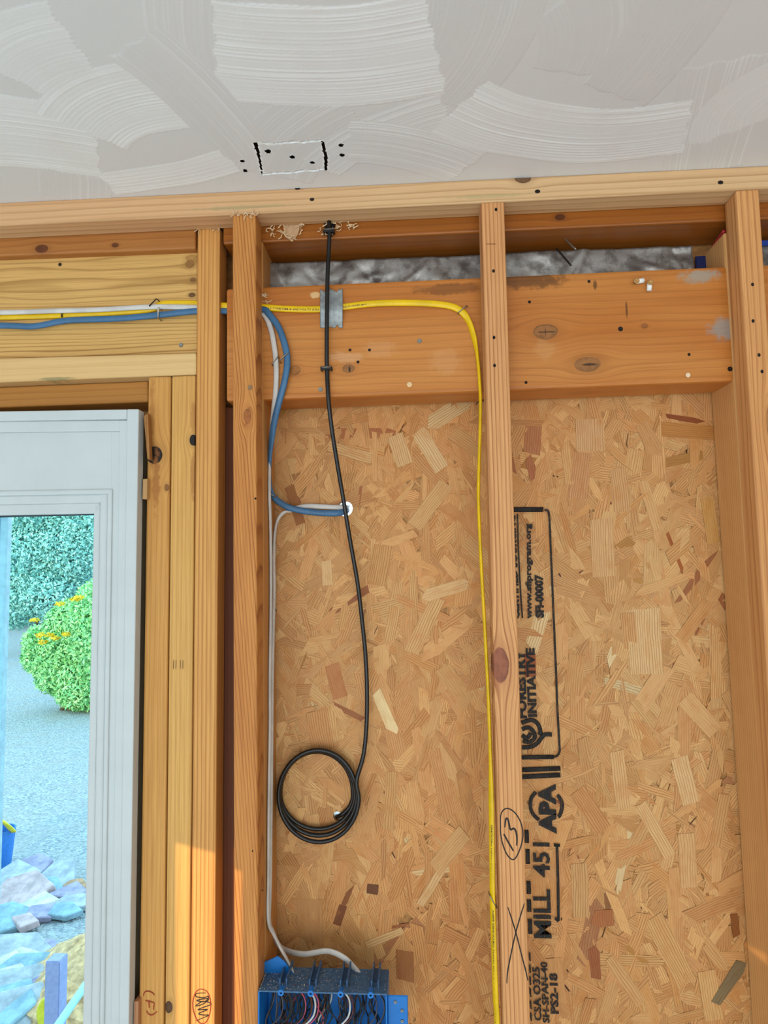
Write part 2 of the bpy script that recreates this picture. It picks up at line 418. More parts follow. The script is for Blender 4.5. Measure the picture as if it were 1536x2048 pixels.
# ---- sheathing: oriented strand board with two bored holes and the door opening
HA = P(690, 1017, YO); HB = P(675, 1632, YO); RA, RB = .0142, .0078
def disc(c, r, n=14): return [(c.x + r * math.cos(2 * math.pi * i / n), c.z + r * math.sin(2 * math.pi * i / n)) for i in range(n)]
holes = [disc(HA, RA), disc(HB, RB)]
XD0, XD1, ZD1 = P(-620, 1400, .1).x, P(262, 1400, .1).x, P(100, 850, .1).z
door_hole = [(XD0, -.05), (XD1, -.05), (XD1, ZD1), (XD0, ZD1)]
def osb_material():
    m, nt, b = new_mat('oriented_strand_board')
    an = nt.nodes.new('ShaderNodeAttribute'); an.attribute_name = 'strand'; col = E(nt, an.outputs['Color']); con = E(nt, an.outputs['Alpha'])
    uv = nt.nodes.new('ShaderNodeUVMap'); uv.uv_map = 'grain'; s = nt.nodes.new('ShaderNodeSeparateXYZ'); nt.links.new(uv.outputs[0], s.inputs[0])
    u, v = E(nt, s.outputs[0]), E(nt, s.outputs[1])
    w = noise(nt, comb(nt, u * 25, v * 9, 0.), 1., 2, .5)
    ph = ((u + (w - .5) * .014) / .0040).frac()
    ring = ramp(nt, ph, [(0, 0.), (.6, .12), (.80, .8), (.86, 1.), (.93, .3), (1., 0.)])
    fib = noise(nt, comb(nt, u * 900, v * 25, 0.), 1., 3, .6)
    blot = noise(nt, comb(nt, u * 60, v * 30, 3.), 1., 3, .6)
    dk = mixc(nt, 1., col, (.50, .34, .19, 1), 'MULTIPLY')
    c = mixc(nt, ring * con, col, dk)
    c = mixc(nt, fib.step(.42, .78) * .5, c, dk)
    c = mixc(nt, blot.step(.46, .74) * .6, c, mixc(nt, 1., col, (.80, .60, .42, 1), 'MULTIPLY'))
    setin(nt, b.inputs['Base Color'], c); b.inputs['Roughness'].default_value = .58; b.inputs['Specular IOR Level'].default_value = .35
    bump(nt, b, ring * con + fib * .8, .35, .0004)
    return m
OSB = osb_material()
PAL = ['D49D62', 'D29A5E', 'D8A267', 'CE9558', 'D59D60', 'DAA568', 'CC9154', 'D49A60', 'D1985E', 'DBA86C', 'CD9258']
RARE = ['A8663A', '9A5A34', 'B8803F', 'E2C08C', 'B37A4E', '9C6A3E']
class Strands:
    def __init__(s): s.v = []; s.f = []; s.c = []; s.uv = []
    def add(s, cx, cz, ang, L, Wd, y, tx, tz, col, con, shape, cut=True, edge=.5, thick=.0013):
        ca, sa = math.cos(ang), math.sin(ang)
        base = [(p[0] * Wd, p[1] * L) for p in shape]
        if area2(base) < 0: base = base[::-1]
        polys = [[(cx + a * ca - b * sa, cz + a * sa + b * ca) for a, b in base]]
        if cut:
            for h, (hc, hr) in zip(holes, ((HA, RA), (HB, RB))):
                if math.hypot(cx - hc.x, cz - hc.z) < L * .6 + Wd * .6 + hr:
                    polys = [q for p in polys for q in subtract(p, h)]
        ou, ov = rnd.uniform(0, 9), rnd.uniform(0, 9)
        for p in polys:
            n = len(p); o = len(s.v); loc = []
            for X, Z in p:
                dx, dz = X - cx, Z - cz; a = dx * ca + dz * sa; b = -dx * sa + dz * ca
                yy = y + a * tx + b * tz; loc.append((a, b)); s.v.append((X, yy, Z))
            for X, Z in p:
                dx, dz = X - cx, Z - cz; a = dx * ca + dz * sa; b = -dx * sa + dz * ca
                s.v.append((X, y + a * tx + b * tz + thick, Z))
            s.f.append(tuple(range(o, o + n))); s.c += [col + (con,)] * n; s.uv += [(a + ou, b + ov) for a, b in loc]
            dk = tuple(k * edge for k in col)  # sides darkened: resin-stained edge grain plus painted shade of the gaps
            for i in range(n):
                j = (i + 1) % n; s.f.append((o + i, o + n + i, o + n + j, o + j)); s.c += [dk + (con,)] * 4
                s.uv += [(loc[i][0] + ou, loc[i][1] + ov)] * 2 + [(loc[j][0] + ou, loc[j][1] + ov)] * 2
    def build(s, name):
        me = bpy.data.meshes.new(name); me.from_pydata(s.v, [], s.f); me.update()
        ca = me.color_attributes.new('strand', 'FLOAT_COLOR', 'CORNER'); ca.data.foreach_set('color', np.array(s.c, np.float32).ravel())
        uv = me.uv_layers.new(name='grain'); uv.data.foreach_set('uv', np.array(s.uv, np.float32).ravel())
        return me
def shape(r):
    k = r.random()
    if k < .45: j = r.uniform(-.12, .12); return [(-.5, -.5 - j), (.5, -.5 + j), (.5, .5 + r.uniform(-.08, .08)), (-.5, .5)]
    if k < .75: a, b = r.uniform(.2, .5), r.uniform(.2, .5); return [(-.5, -.5 + a * .3), (.1, -.5), (.5, -.36), (.5, .5 - b * .4), (-.1, .5), (-.5, .40)]
    if k < .9: return [(-.5, -.30), (.2, -.5), (.5, -.2), (.35, .5), (-.4, .45)]
    return [(-.08, -.5), (.3, -.42), (.5, 0), (.15, .5), (-.35, .2)]
X_L, X_R, Z_B, Z_T = P(440, 1400, YO).x, 1.05, .05, P(990, 770, YO).z
osb = link('wall_front', sheet_with_holes('wall_front', (-2.6, 2.6, -.05, ZC + .05), [door_hole] + holes, YO + .0022, YO + .0135), plain('strand_board_core', 'B07A42', .7, 0, .25, 90.), None, (0, YO, 0))
tag(osb, 'oriented strand board sheathing between the studs, stamped in black', 'wall', kind='structure')
st = Strands()
vis = []
for i in range(12000):
    k = rnd.random(); x = rnd.uniform(X_L, X_R); z = rnd.uniform(Z_B if k < .25 else .72, Z_T)
    big = rnd.random()
    L = rnd.uniform(.03, .07) if big < .42 else rnd.uniform(.07, .135); Wd = rnd.uniform(.0022, .008) if big < .36 else rnd.uniform(.009, .030)
    ang = rnd.gauss(0, .55) if rnd.random() < .62 else rnd.uniform(-1.57, 1.57)
    c = lin(rnd.choice(PAL) if rnd.random() < .978 else rnd.choice(RARE))[:3]
    if rnd.random() < .030: c = lin(rnd.choice(('5A3216', '6E4220', '4A2812')))[:3]; L = rnd.uniform(.006, .03); Wd = rnd.uniform(.0010, .0030)  # thin dark strands painted in for the shade of voids and cracks
    f = rnd.uniform(.88, 1.06); zz = 1 + .10 * math.sin(x * 9 + 1) + .05 * math.sin(z * 7)
    c = (min(1, c[0] * f), min(1, c[1] * f * (2 - zz) ** .5), min(1, c[2] * f * (2 - zz)))
    st.add(x, z, ang, L, Wd, YO + rnd.uniform(-.0006, .0014), rnd.gauss(0, .016), rnd.gauss(0, .008), c, rnd.choice((.25, .45, .75, 1.)), shape(rnd), edge=rnd.uniform(.08, .3))
so_ = link('strands', st.build('strands'), OSB, osb, (0, YO, 0)); so_['kind'] = 'stuff'
# large flakes that stand out on the face of the board
def flake(px, py, ang, L, Wd, col, con=.4, sh=None, y=-.0011):
    c = P(px, py, YO); s = Strands(); s.add(c.x, c.z, math.radians(ang), L, Wd, YO + y, rnd.gauss(0, .006), rnd.gauss(0, .003), lin(col)[:3], con, sh or shape(rnd), edge=.5)
    link('wood_flake', s.build('wood_flake'), OSB, osb, (c.x, c.y, c.z))
R4 = [(-.5, -.5), (.5, -.48), (.5, .5), (-.5, .47)]
for a in [(770, 1425, 24, .085, .020, 'EBCB96', .1, [(-.5, -.3), (.2, -.5), (.5, -.4), (.5, .5), (-.4, .42)]), (672, 1362, 14, .062, .026, 'BE7E4A', .3, R4), (654, 1146, 2, .045, .018, 'DDB27C', .2, R4),
          (1290, 1282, 0, .115, .056, 'DFB681', .95, R4), (1205, 1095, 0, .105, .040, 'D8A974', .8, R4), (1375, 862, 84, .095, .026, 'BE8140', .6, R4), (1370, 838, 78, .070, .010, '8E4A1E', .2, None),
          (1458, 1965, -36, .085, .020, '84704E', .5, [(-.4, -.5), (.35, -.46), (.5, .3), (.3, .5), (-.5, .44)]), (1204, 1836, 0, .030, .040, 'AE6C3C', .7, [(-.5, -.3), (-.1, -.5), (.5, -.38), (.46, .5), (-.3, .4)]), (1190, 1925, 6, .055, .020, '9E5C34', .7, [(-.5, -.42), (.3, -.5), (.5, .3), (.2, .5), (-.45, .38)]), (1350, 1105, 19, .070, .006, 'A35A26', .1, None),
          (590, 1010, 17, .075, .018, '9C6230', .2, R4), (1375, 1720, 0, .09, .028, 'D9AA72', .7, R4), (850, 1250, -28, .11, .026, 'D9A86E', .95, R4), (890, 1180, -74, .09, .022, 'DCAF78', .3, None),
          (860, 1010, -38, .10, .028, 'D3A268', .7, R4), (760, 1130, -12, .075, .035, 'CE985C', .95, R4), (910, 1370, 35, .08, .03, 'CF9A5E', .5, None), (800, 900, 18, .06, .03, 'D8AA74', .8, R4),
          (700, 905, 72, .085, .020, 'D6A66E', .7, R4), (860, 900, 30, .085, .028, 'DDB37E', .85, R4), (640, 1460, 10, .07, .04, 'D0985E', .95, R4), (780, 1600, -4, .10, .02, 'D09C60', .9, R4),
          (930, 1580, 8, .07, .022, 'B98048', .3, None), (690, 1800, -30, .06, .012, '8C5428', .2, None), (680, 1830, -20, .035, .014, '7E4A26', .1, R4), (745, 1778, 82, .02, .016, '6E4022', .1, R4),
          (870, 1760, -33, .10, .014, 'D8AB74', .6, R4), (770, 1875, -68, .07, .012, 'E0B47C', .8, R4), (900, 1700, -40, .085, .028, 'D2A066', .5, None), (620, 1840, 0, .07, .045, 'BF8A54', .1, None),
          (810, 1930, 0, .05, .03, 'A96C3A', .2, None), (1150, 1350, -10, .07, .03, 'CF9A60', .7, None), (1240, 1560, 5, .10, .024, 'DBAC74', .8, R4), (1180, 1620, 32, .08, .03, 'CC9258', .9, R4),
          (1310, 1660, 28, .10, .022, 'DDB078', .8, R4), (1370, 1560, 12, .08, .03, 'E0B782', .85, R4), (1400, 1430, 40, .075, .03, 'D9AA70', .4, None), (1440, 1640, -14, .09, .02, 'D2A066', .7, R4),
          (1340, 1900, 26, .12, .034, 'D6A468', .95, R4), (1250, 1960, 33, .09, .02, 'D4A36A', .8, R4), (1160, 1780, 0, .09, .028, 'D0A068', .9, R4), (1110, 1960, 4, .07, .03, 'CB9258', .3, None),
          (1390, 1240, -38, .085, .022, 'CE965A', .5, R4), (1320, 1170, -72, .10, .018, 'D7A56A', .4, None), (1160, 950, -8, .085, .034, 'CD9460', .8, R4), (1240, 980, 3, .08, .03, 'D2A06A', .9, R4),
          (1300, 1010, 14, .09, .018, 'D6A66C', .5, None), (1420, 1040, 5, .085, .022, 'CE9A56', .4, R4), (1065, 880, -6, .05, .03, 'B8784A', .8, None), (1060, 935, 4, .05, .02, 'B06A40', .7, None),
          (1180, 870, 0, .06, .05, 'D6A672', .8, R4), (1300, 880, 25, .07, .03, 'CB965E', .5, None), (1060, 1330, 0, .04, .02, '9E5226', .2, None), (1470, 1850, 4, .035, .012, '8F5424', .1, None),
          (1215, 2010, -20, .08, .02, 'CF9C62', .5, None), (1420, 1990, 6, .08, .03, 'D8A86C', .7, R4)]:
    flake(*a)
# small dark voids between strands
for i in range(70):
    x, z = rnd.uniform(P(560, 1400, YO).x, P(1480, 1400, YO).x), rnd.uniform(1.0, Z_T - .02)
# black ink stamp, reads upwards
m, nt, b = new_mat('stamp_ink'); x, y, z = objxyz(nt)
n = noise(nt, comb(nt, x * 900, y, z * 25), 1., 2, .6).step(.60, .66).max(noise(nt, comb(nt, x * 500, y, z * 500), 1., 3, .6).step(.58, .64)) * .85
tr = nt.nodes.new('ShaderNodeBsdfTransparent'); mx = nt.nodes.new('ShaderNodeMixShader'); out = nt.nodes['Material Output']
b.inputs['Base Color'].default_value = (.010, .009, .009, 1); b.inputs['Roughness'].default_value = .75
nt.links.new(n.k, mx.inputs[0]); nt.links.new(b.outputs[0], mx.inputs[1]); nt.links.new(tr.outputs[0], mx.inputs[2]); nt.links.new(mx.outputs[0], out.inputs[0])
INK = m
YI = YO - .0030
def text_mesh(body, bold=.0):
    cu = bpy.data.curves.new('t', 'FONT'); cu.body = body; cu.size = 1.; cu.offset = bold; cu.resolution_u = 2; cu.extrude = 0.004
    ob = bpy.data.objects.new('t', cu); COL.objects.link(ob); bpy.context.view_layer.update()
    me = bpy.data.meshes.new_from_object(ob.evaluated_get(bpy.context.evaluated_depsgraph_get()))
    bpy.data.objects.remove(ob); bpy.data.curves.remove(cu); return me
def stamp_text(body, p0, p1, cap, bold=.02):
    """p0,p1: pixels of the baseline's start and end (text runs upwards), cap: height of a capital in pixels"""
    me = text_mesh(body, bold); co = np.array([v.co for v in me.vertices]); mn, mxx = co.min(0), co.max(0)
    a, b_ = P(p0[0], p0[1], YI), P(p1[0], p1[1], YI); d = (b_ - a); L = d.length; d.normalize(); up = Vector((-d.z, 0, d.x))
    if up.x > 0: up = -up
    ch = (P(p0[0] + cap, p0[1], YI) - a).length
    for v in me.vertices:
        c = v.co.copy(); q = a + d * ((c.x - mn[0]) / (mxx[0] - mn[0]) * L) + up * (c.y / .70 * ch); q.y = YI + (c.z) * .03; v.co = q
    link('stamp_lettering', me, INK, osb, a)
def stamp_line(pts, w, name='stamp_line', k=4, sharp=False):
    q = [P(a, b2, YI) for a, b2 in pts]; q = q if sharp else spline(q, k)
    me = sweep(name, q, w / 2 * 1.19 / F, .0002, (0, 1, 0), 6); link(name, me, INK, osb, P(pts[0][0], pts[0][1], YI))
stamp_text('CERTIFIED SOURCING', (1039, 1238), (1030, 1030), 14, .05)
stamp_line([(1035, 1028), (1037, 1100), (1041, 1180), (1045, 1236)], 3)
stamp_text('www.sfiprogram.org', (1063, 1238), (1061, 1047), 11, .045)
stamp_text('SFI-00007', (1087, 1236), (1085, 1149), 15, .06)
stamp_line([(1018, 1019), (1087, 1019)], 10, sharp=True)
stamp_line([(1089, 1020), (1095, 1021), (1098, 1028), (1100, 1060), (1103, 1130), (1106, 1200), (1109, 1270), (1112, 1340), (1115, 1420), (1119, 1490), (1119, 1504), (1114, 1512), (1106, 1514)], 4)
stamp_line([(1030, 1515), (1108, 1514)], 8, sharp=True)
stamp_text('FORESTRY', (1053, 1437), (1049, 1300), 17, .05); stamp_text('INITIATIVE', (1073, 1434), (1068, 1296), 16, .05)
for ring in ([(1043, 1446), (1062, 1440), (1075, 1447), (1081, 1462), (1078, 1470)], [(1044, 1495), (1060, 1494), (1074, 1487), (1086, 1472), (1092, 1469), (1104, 1469)], [(1044, 1459), (1056, 1455), (1066, 1462), (1070, 1474), (1060, 1484), (1046, 1482)], [(1044, 1470), (1054, 1476), (1062, 1466)]):
    stamp_line(ring, 8)
stamp_line([(1040, 1540), (1121, 1537)], 9, sharp=True); stamp_line([(1040, 1554), (1121, 1550)], 9, sharp=True)
stamp_text('APA', (1111, 1668), (1109, 1568), 31, .06)
stamp_line([(1078, 1640), (1066, 1628), (1061, 1612), (1063, 1596), (1072, 1584)], 7); stamp_line([(1115, 1590), (1123, 1602), (1124, 1616), (1120, 1630), (1116, 1634)], 7)
for y0_, y1_, xx in ((1660, 1686, 1053), (1698, 1728, 1055), (1762, 1788, 1057), (1799, 1824, 1058), (1838, 1868, 1060)):
    stamp_line([(xx, y0_), (xx + 1, y1_)], 8, sharp=True)
stamp_text('451', (1099, 1755), (1098, 1686), 32, .025); stamp_text('MILL', (1102, 1877), (1099, 1779), 33, .03)
stamp_line([(1114, 1690), (1116, 1760), (1117, 1842)], 5); stamp_line([(1108, 1690), (1120, 1691)], 6, sharp=True); stamp_line([(1110, 1836), (1117, 1843)], 5, sharp=True); stamp_line([(1122, 1838), (1124, 1839)], 5, sharp=True)
stamp_text('CSA O325', (1083, 2042), (1079, 1934), 14, .03); stamp_text('SH-SPAN-40', (1099, 2046), (1094, 1924), 13, .03); stamp_text('PS2-18', (1117, 2028), (1114, 1947), 15, .04)
for y0_ in range(1905, 2060, 24): stamp_line([(1059 + (y0_ - 1900) * .02, y0_), (1060 + (y0_ - 1900) * .02, y0_ + 17)], 3, sharp=True)
# ================================================================== FRAMING LUMBER
def lumber(name, label, px, Y, depth, axis, wkw, cat='stud', bev=.003, floor=False, group=None, zfloor=0.0):
    """px: TL,TR,BR,BL pixels of the front face on plane Y"""
    q = [P(a, b2, Y) for a, b2 in px]
    if floor:                                   # carry the lines on down to the floor
        for t, bo in ((0, 3), (1, 2)):
            d = q[bo] - q[t]; q[bo] = q[t] + d * ((q[t].z - zfloor) / -d.z)
    c = (q[2] + q[3]) / 2; c = Vector((c.x, Y + depth / 2, min(q[2].z, q[3].z)))
    m = wood('wood_' + name, axis, c, **wkw)
    o = link(name, board_me(name, q, depth, bev), m, None, c); tag(o, label, cat, group)
    o['_y'] = Y
    return o
def kp(px, py, Y, ra, rl, push, col): return (P(px, py, Y), ra, rl, push, col)
STUD = dict(light='DCA160', dark='9A5626', pitch=.0042, wav=.004, warm='CE8C4C', warm_amt=.5, streak=.42)
# new top plate under the ceiling
def ly(a, s, x): return a + s * x
top_plate = lumber('top_plate', 'pale new wooden top plate running the full width under the ceiling', [(-500, ly(405.5, -.0487, -500)), (2000, ly(405.5, -.0487, 2000)), (2000, ly(451.5, -.0483, 2000)), (-500, ly(451.5, -.0483, -500))],
    0, Y1, 'x', dict(light='DDB586', dark='AC7C4C', pitch=.0070, pith=(.06, .05), wav=.014, seed=3., contrast=.7, warm='D69C70', warm_amt=.55, streak=.18,
    knots=[kp(1046, 357, 0, .008, .013, .006, '7A5638')], stains=[(P(480, 415, 0), .004, .10, '9E9468', .5), (P(980, 392, 0), .004, .09, 'A59A6C', .45), (P(595, 376, 0), .004, .02, 'A8683C', .6)]), 'beam', .0025)
old_r = lumber('old_top_plate', 'orange old top plate above the foil, behind the three right-hand studs', [(446, ly(508.3, -.0461, 446) - 95), (2000, ly(508.3, -.0461, 2000) - 95), (2000, ly(508.3, -.0461, 2000)), (446, ly(508.3, -.0461, 446))],
    Y1 + .0006, .0865, 'x', dict(light='A45E1E', dark='6A340C', pitch=.009, wav=.02, seed=11., contrast=.5, warm='8A4A12', rough=.42, knots=[kp(1120, 434, Y1, .005, .008, .004, '5A2E14')]), 'beam')
old_l = lumber('old_top_plate', 'orange old top plate over the door header at far left', [(-500, 531 - 90), (391, 497 - 92), (391, 497.2), (-500, 531)],
    Y1 + .0006, .0865, 'x', dict(light='B87A3C', dark='8A4E22', pitch=.008, wav=.02, seed=17., contrast=.5, warm='9C5A28', rough=.5, knots=[kp(83, 497, Y1, .007, .011, .005, '6A3A1C'), kp(230, 490, Y1, .004, .006, .003, '6A3A1C')]), 'beam')
# studs
stud_l = lumber('wall_stud', 'new stud with wavy slanting grain carrying the blue and white cables', [(464.5, 429), (511.5, 426.6), (517, 2048), (468, 2048)], 0, Y1 - .002, 'z',
    dict(STUD, light='D08C46', dark='8A4416', pitch=.0052, pith=(.05, .02), tilt=.085, wav=.020, seed=21., contrast=.9, warm='B86E2C', warm_amt=.75,
    knots=[kp(495, 832, 0, .006, .012, .010, 'A8622E')]), floor=True)
stud_m = lumber('wall_stud', 'middle new stud with straight grain, circled 13 and a pencilled X', [(961.5, 405), (1008.5, 402.7), (1060.6, 2048), (1007, 2048)], 0, Y1 - .002, 'z',
    dict(STUD, light='E2A66C', dark='9A562C', pitch=.0060, pith=(.09, .03), wav=.004, seed=31., contrast=1., warm='D6965C',
    knots=[kp(1001, 1330, 0, .0125, .025, .013, '9A5A40')]), floor=True)
stud_r = lumber('wall_stud', 'right-hand new stud standing at the right edge of the picture', [(1472, 380.4), (1518.5, 378), (1577 + 49, 2048), (1577, 2048)], 0, Y1 - .0012, 'z',
    dict(STUD, light='E4A668', dark='A4602E', pitch=.0062, pith=(.05, .05), wav=.014, seed=41., contrast=.95, warm='D08C50',
    knots=[kp(1543, 850, 0, .007, .03, .012, 'B87840')]), floor=True)
king = lumber('king_stud', 'straight-grained king stud beside the blue cables, with a red scribbled oval low down', [(394.5, 456), (440, 454), (429, 2048), (380, 2048)], Y1 + .0004, .042, 'z',
    dict(STUD, light='E0A65C', dark='A4642A', pitch=.0046, pith=(.07, .12), wav=.004, seed=51., contrast=.9, warm='D8944C'), floor=True)
jack2 = lumber('jack_stud', 'jack stud next to the king stud, with a black knot at its right edge', [(343.5, 752), (391, 750), (377.5, 2048), (329.5, 2048)], Y1 + .001, .086, 'z',
    dict(STUD, light='DCAA60', dark='AC7430', pitch=.0066, pith=(.09, .10), wav=.012, seed=61., contrast=.5, warm='D49A50',
    stains=[(P(386, 830, Y1), .005, .03, 'A86E34', .6), (P(386, 950, Y1), .005, .05, 'A06630', .6)],
    knots=[kp(386, 880, Y1, .0062, .0090, .009, '1C120E'), kp(337, 2015, Y1, .006, .009, .006, '5A3A22')]), floor=True)
jack1 = lumber('jack_stud', 'jack stud nearest the white door, with a deep dark knot near its top', [(296.5, 753.5), (341.5, 752), (327, 2048), (277, 2048)], Y1 + .001, .086, 'z',
    dict(STUD, light='D8A258', dark='A86C2C', pitch=.0064, pith=(.10, .12), wav=.014, seed=71., contrast=.55, warm='CE9046',
    stains=[(P(304, 820, Y1), .006, .07, 'A4682C', .7), (P(312, 965, Y1), .009, .07, '9C6028', .75)],
    knots=[kp(308, 910, Y1, .014, .014, .014, '1E120C'), kp(333, 975, Y1, .004, .006, .004, '8C5A2C')]), floor=True)
# old wall behind
old_s = lumber('old_stud', 'old stud hidden behind the new stud with the cables', [(478, 484), (525.5, 482), (531.5, 2048), (486, 2048)], Y1 + .0012, .086, 'z',
    dict(light='C98A48', dark='96602C', pitch=.006, wav=.01, seed=81., contrast=.5, warm='BC7C3E'), floor=True)
old_g = lumber('old_stud', 'old stud in the narrow gap beside the king stud, gap shade painted into its colour', [(421, 815), (474, 813), (474, 2048), (413, 2048)], .0885, .042, 'z',
    dict(light='6E3814', dark='46220C', pitch=.006, wav=.01, seed=87., contrast=.5, warm='5E2C10'), floor=True)  # dark colours stand for the shade in the gap
old_q = lumber('old_stud', 'old stud under the end of the orange header at the right', [(1447.3, 465), (1495.3, 463), (1603, 2048), (1555, 2048)], Y1 + .0006, .0865, 'z',
    dict(light='E6AC6C', dark='AC6C36', pitch=.0065, pith=(.02, -.03), wav=.016, seed=91., contrast=.65, warm='C98C52'), floor=True)
# headers
hl = lambda x: 592 - .0427 * x
hb = lambda x: 821 - .0402 * x
KNH = '9C6636'
head_r = lumber('header_beam', 'long orange header board with knots and grey stains above the strand board', [(452, hl(452) + 4), (1471, hl(1471) + 2), (1471, hb(1471)), (452, hb(452))], YH, .077, 'x',
    dict(light='CC8540', dark='96521A', pitch=.013, pith=(.30, .10), wav=.06, seed=101., contrast=.44, warm='B4621C', warm_amt=.8, rough=.40, streak=.24,
    knots=[kp(1091, 663, YH, .013, .019, .016, KNH), kp(1175, 729, YH, .012, .020, .016, KNH), kp(697, 737, YH, .007, .010, .008, KNH), kp(590, 741, YH, .008, .009, .006, 'A4662E'), kp(1289, 652, YH, .004, .005, .004, '9A5C2A')],
    stains=[(P(1092, 664, YH), .0016, .017, '2E1A0C', .8), (P(1091, 664, YH), .009, .0018, '3A2210', .6), (P(1178, 729, YH), .0020, .014, '24140A', .85), (P(699, 739, YH), .0055, .0022, '1E120A', .9), (P(1253, 620, YH), .018, .0022, '5E3414', .8), (P(1190, 570, YH), .008, .0035, '5A3A14', .8), (P(1060, 560, YH), .018, .07, '4A2E16', .7), (P(900, 578, YH), .010, .07, '5A3416', .55), (P(1400, 552, YH), .014, .035, '9A978A', .75), (P(1450, 660, YH), .022, .030, '8F9490', .7),
            (P(890, 725, YH), .026, .030, 'DDA878', .22), (P(760, 700, YH), .016, .03, 'D8A272', .25), (P(690, 715, YH), .010, .03, 'DDB48C', .3), (P(630, 590, YH), .006, .010, 'E2C08A', .7), (P(1090, 700, YH), .02, .02, 'DDAA74', .22)]), 'beam', .005)
head_x = lumber('header_beam', 'orange header board glimpsed past the rightmost stud at the picture edge', [(1502, hl(1502) + 2), (2050, hl(2050) + 2), (2050, hb(2050)), (1502, hb(1502))], YH, .077, 'x',
    dict(light='CC8540', dark='96521A', pitch=.013, pith=(.30, .10), wav=.06, seed=141., contrast=.44, warm='B4621C', warm_amt=.8, rough=.40, streak=.24), 'beam', .005)
head_l = lumber('header_beam', 'pale door header with wavy cathedral grain behind the three cables', [(-500, 535), (396, 499), (396, 706), (-500, 733)], .062, .068, 'x',
    dict(light='DCAE68', dark='94652A', pitch=.0068, pith=(.14, .11), wav=.070, seed=111., contrast=1., warm='D0A05C', warm_amt=.35, sharp=.75,
    knots=[kp(120, 529, .062, .0028, .0028, .001, '2A1A10'), kp(380, 528, .062, .007, .008, .006, 'A0703A'), kp(384, 590, .062, .004, .006, .004, '6C4A26'), kp(386, 560, .062, .004, .005, .003, '8A6030')]), 'beam')
trim_b = lumber('header_plate', 'pale flat board under the wavy-grained door header', [(-500, 731), (392.5, 705), (392.5, 749), (-500, 784.5)], Y1 + .001, .086, 'x',
    dict(light='E0BA80', dark='C4975A', pitch=.007, wav=.012, seed=121., contrast=.5, warm='DBAA72', stains=[(P(110, 757, Y1), .003, .035, '6A7350', .6)]), 'beam')
brown = lumber('door_head_board', 'brown board right above the white door frame', [(-500, 794), (296, 762), (296, 804), (-500, 834)], .070, .060, 'x',
    dict(light='BE843E', dark='93581F', pitch=.010, wav=.03, seed=131., contrast=.5, warm='AE7230'), 'beam')

# ---- drilled notches with torn fibres in the plates
TORN = wood('torn_wood', 'z', (0, 0, 0), 'E3C39A', 'B98E60', .004, contrast=.4)
def fibres(name, cx, cy, Y, n, spread, parent, seed):
    r = random.Random(seed); ms = []
    for i in range(n):
        a = r.uniform(0, 6.28); p = P(cx + math.cos(a) * spread[0] * r.uniform(.85, 1.25), cy + math.sin(a) * spread[1] * r.uniform(.85, 1.25), Y - .0015)
        L = r.uniform(.003, .010); t = r.uniform(0, 6.28); pts = [p]
        for k in range(5):
            t += r.uniform(-.9, .9); pts.append(pts[-1] + Vector((math.cos(t) * L / 4, r.uniform(-.0012, .0006), math.sin(t) * L / 4)))
        ms.append(sweep('f', pts, r.uniform(.0005, .0013), .00025, (0, 1, .2), 5))
    o = link(name, join(name, ms, True), TORN, parent, P(cx, cy, Y)); o['kind'] = 'stuff'
def notch(name, px, w, top, bot, Y, mat, parent, pointed=False):
    """half-round cutter mark: a shallow bowl of fresh wood let into the edge"""
    bm = bmesh.new(); a, b2 = P(px - w, top, Y - .0012), P(px + w, top, Y - .0012); zt, zb = a.z, P(px, bot, Y - .0012).z; cx = (a.x + b2.x) / 2; rw = (b2.x - a.x) / 2
    rows = []
    for i in range(7):
        t = i / 6; z = zt + (zb - zt) * t; ww = rw * (1 - .62 * t ** 3); row = []
        for k in range(11):
            q = -1 + k / 5; row.append(bm.verts.new((cx + q * ww, Y - .0012 + .0010 * (1 - q * q), z - (.0015 * (1 - abs(q)) if i == 6 else 0))))
        rows.append(row)
    for i in range(6):
        for k in range(10): bm.faces.new((rows[i][k], rows[i + 1][k], rows[i + 1][k + 1], rows[i][k + 1]))
    link(name, bm_mesh(name, bm, True), mat, parent, Vector((cx, Y, zb)))
FRESH = wood('fresh_cut_wood', 'z', (0, 0, 0), 'C9A27C', '9A7250', .006, contrast=.4, seed=5.)
DARKHOLE = plain('bored_hole_shadow', '120C08', .9)  # dark colour painted in place of the shade inside the bored hole
notch('cutter_mark', 583, 17, 441, 478, Y1, FRESH, old_r); fibres('torn_fibres', 583, 457, Y1 - .002, 46, (21, 18), old_r, 3)
notch('bored_notch', 659, 11.5, 436, 474, Y1, DARKHOLE, old_r); fibres('torn_fibres', 659, 452, Y1 - .002, 22, (16, 18), old_r, 4)
fibres('torn_fibres', 690, 450, Y1 - .002, 14, (16, 5), old_r, 6); fibres('torn_fibres', 540, 462, Y1 - .002, 10, (6, 5), old_r, 8)
fibres('torn_fibres', 530, 600, YH - .001, 16, (5, 12), head_r, 9)
fibres('sawn_fringe', 417, 458, Y1 - .0005, 12, (20, 1), king, 12); fibres('sawn_fringe', 488, 428, -.0005, 12, (20, 1), stud_l, 13)

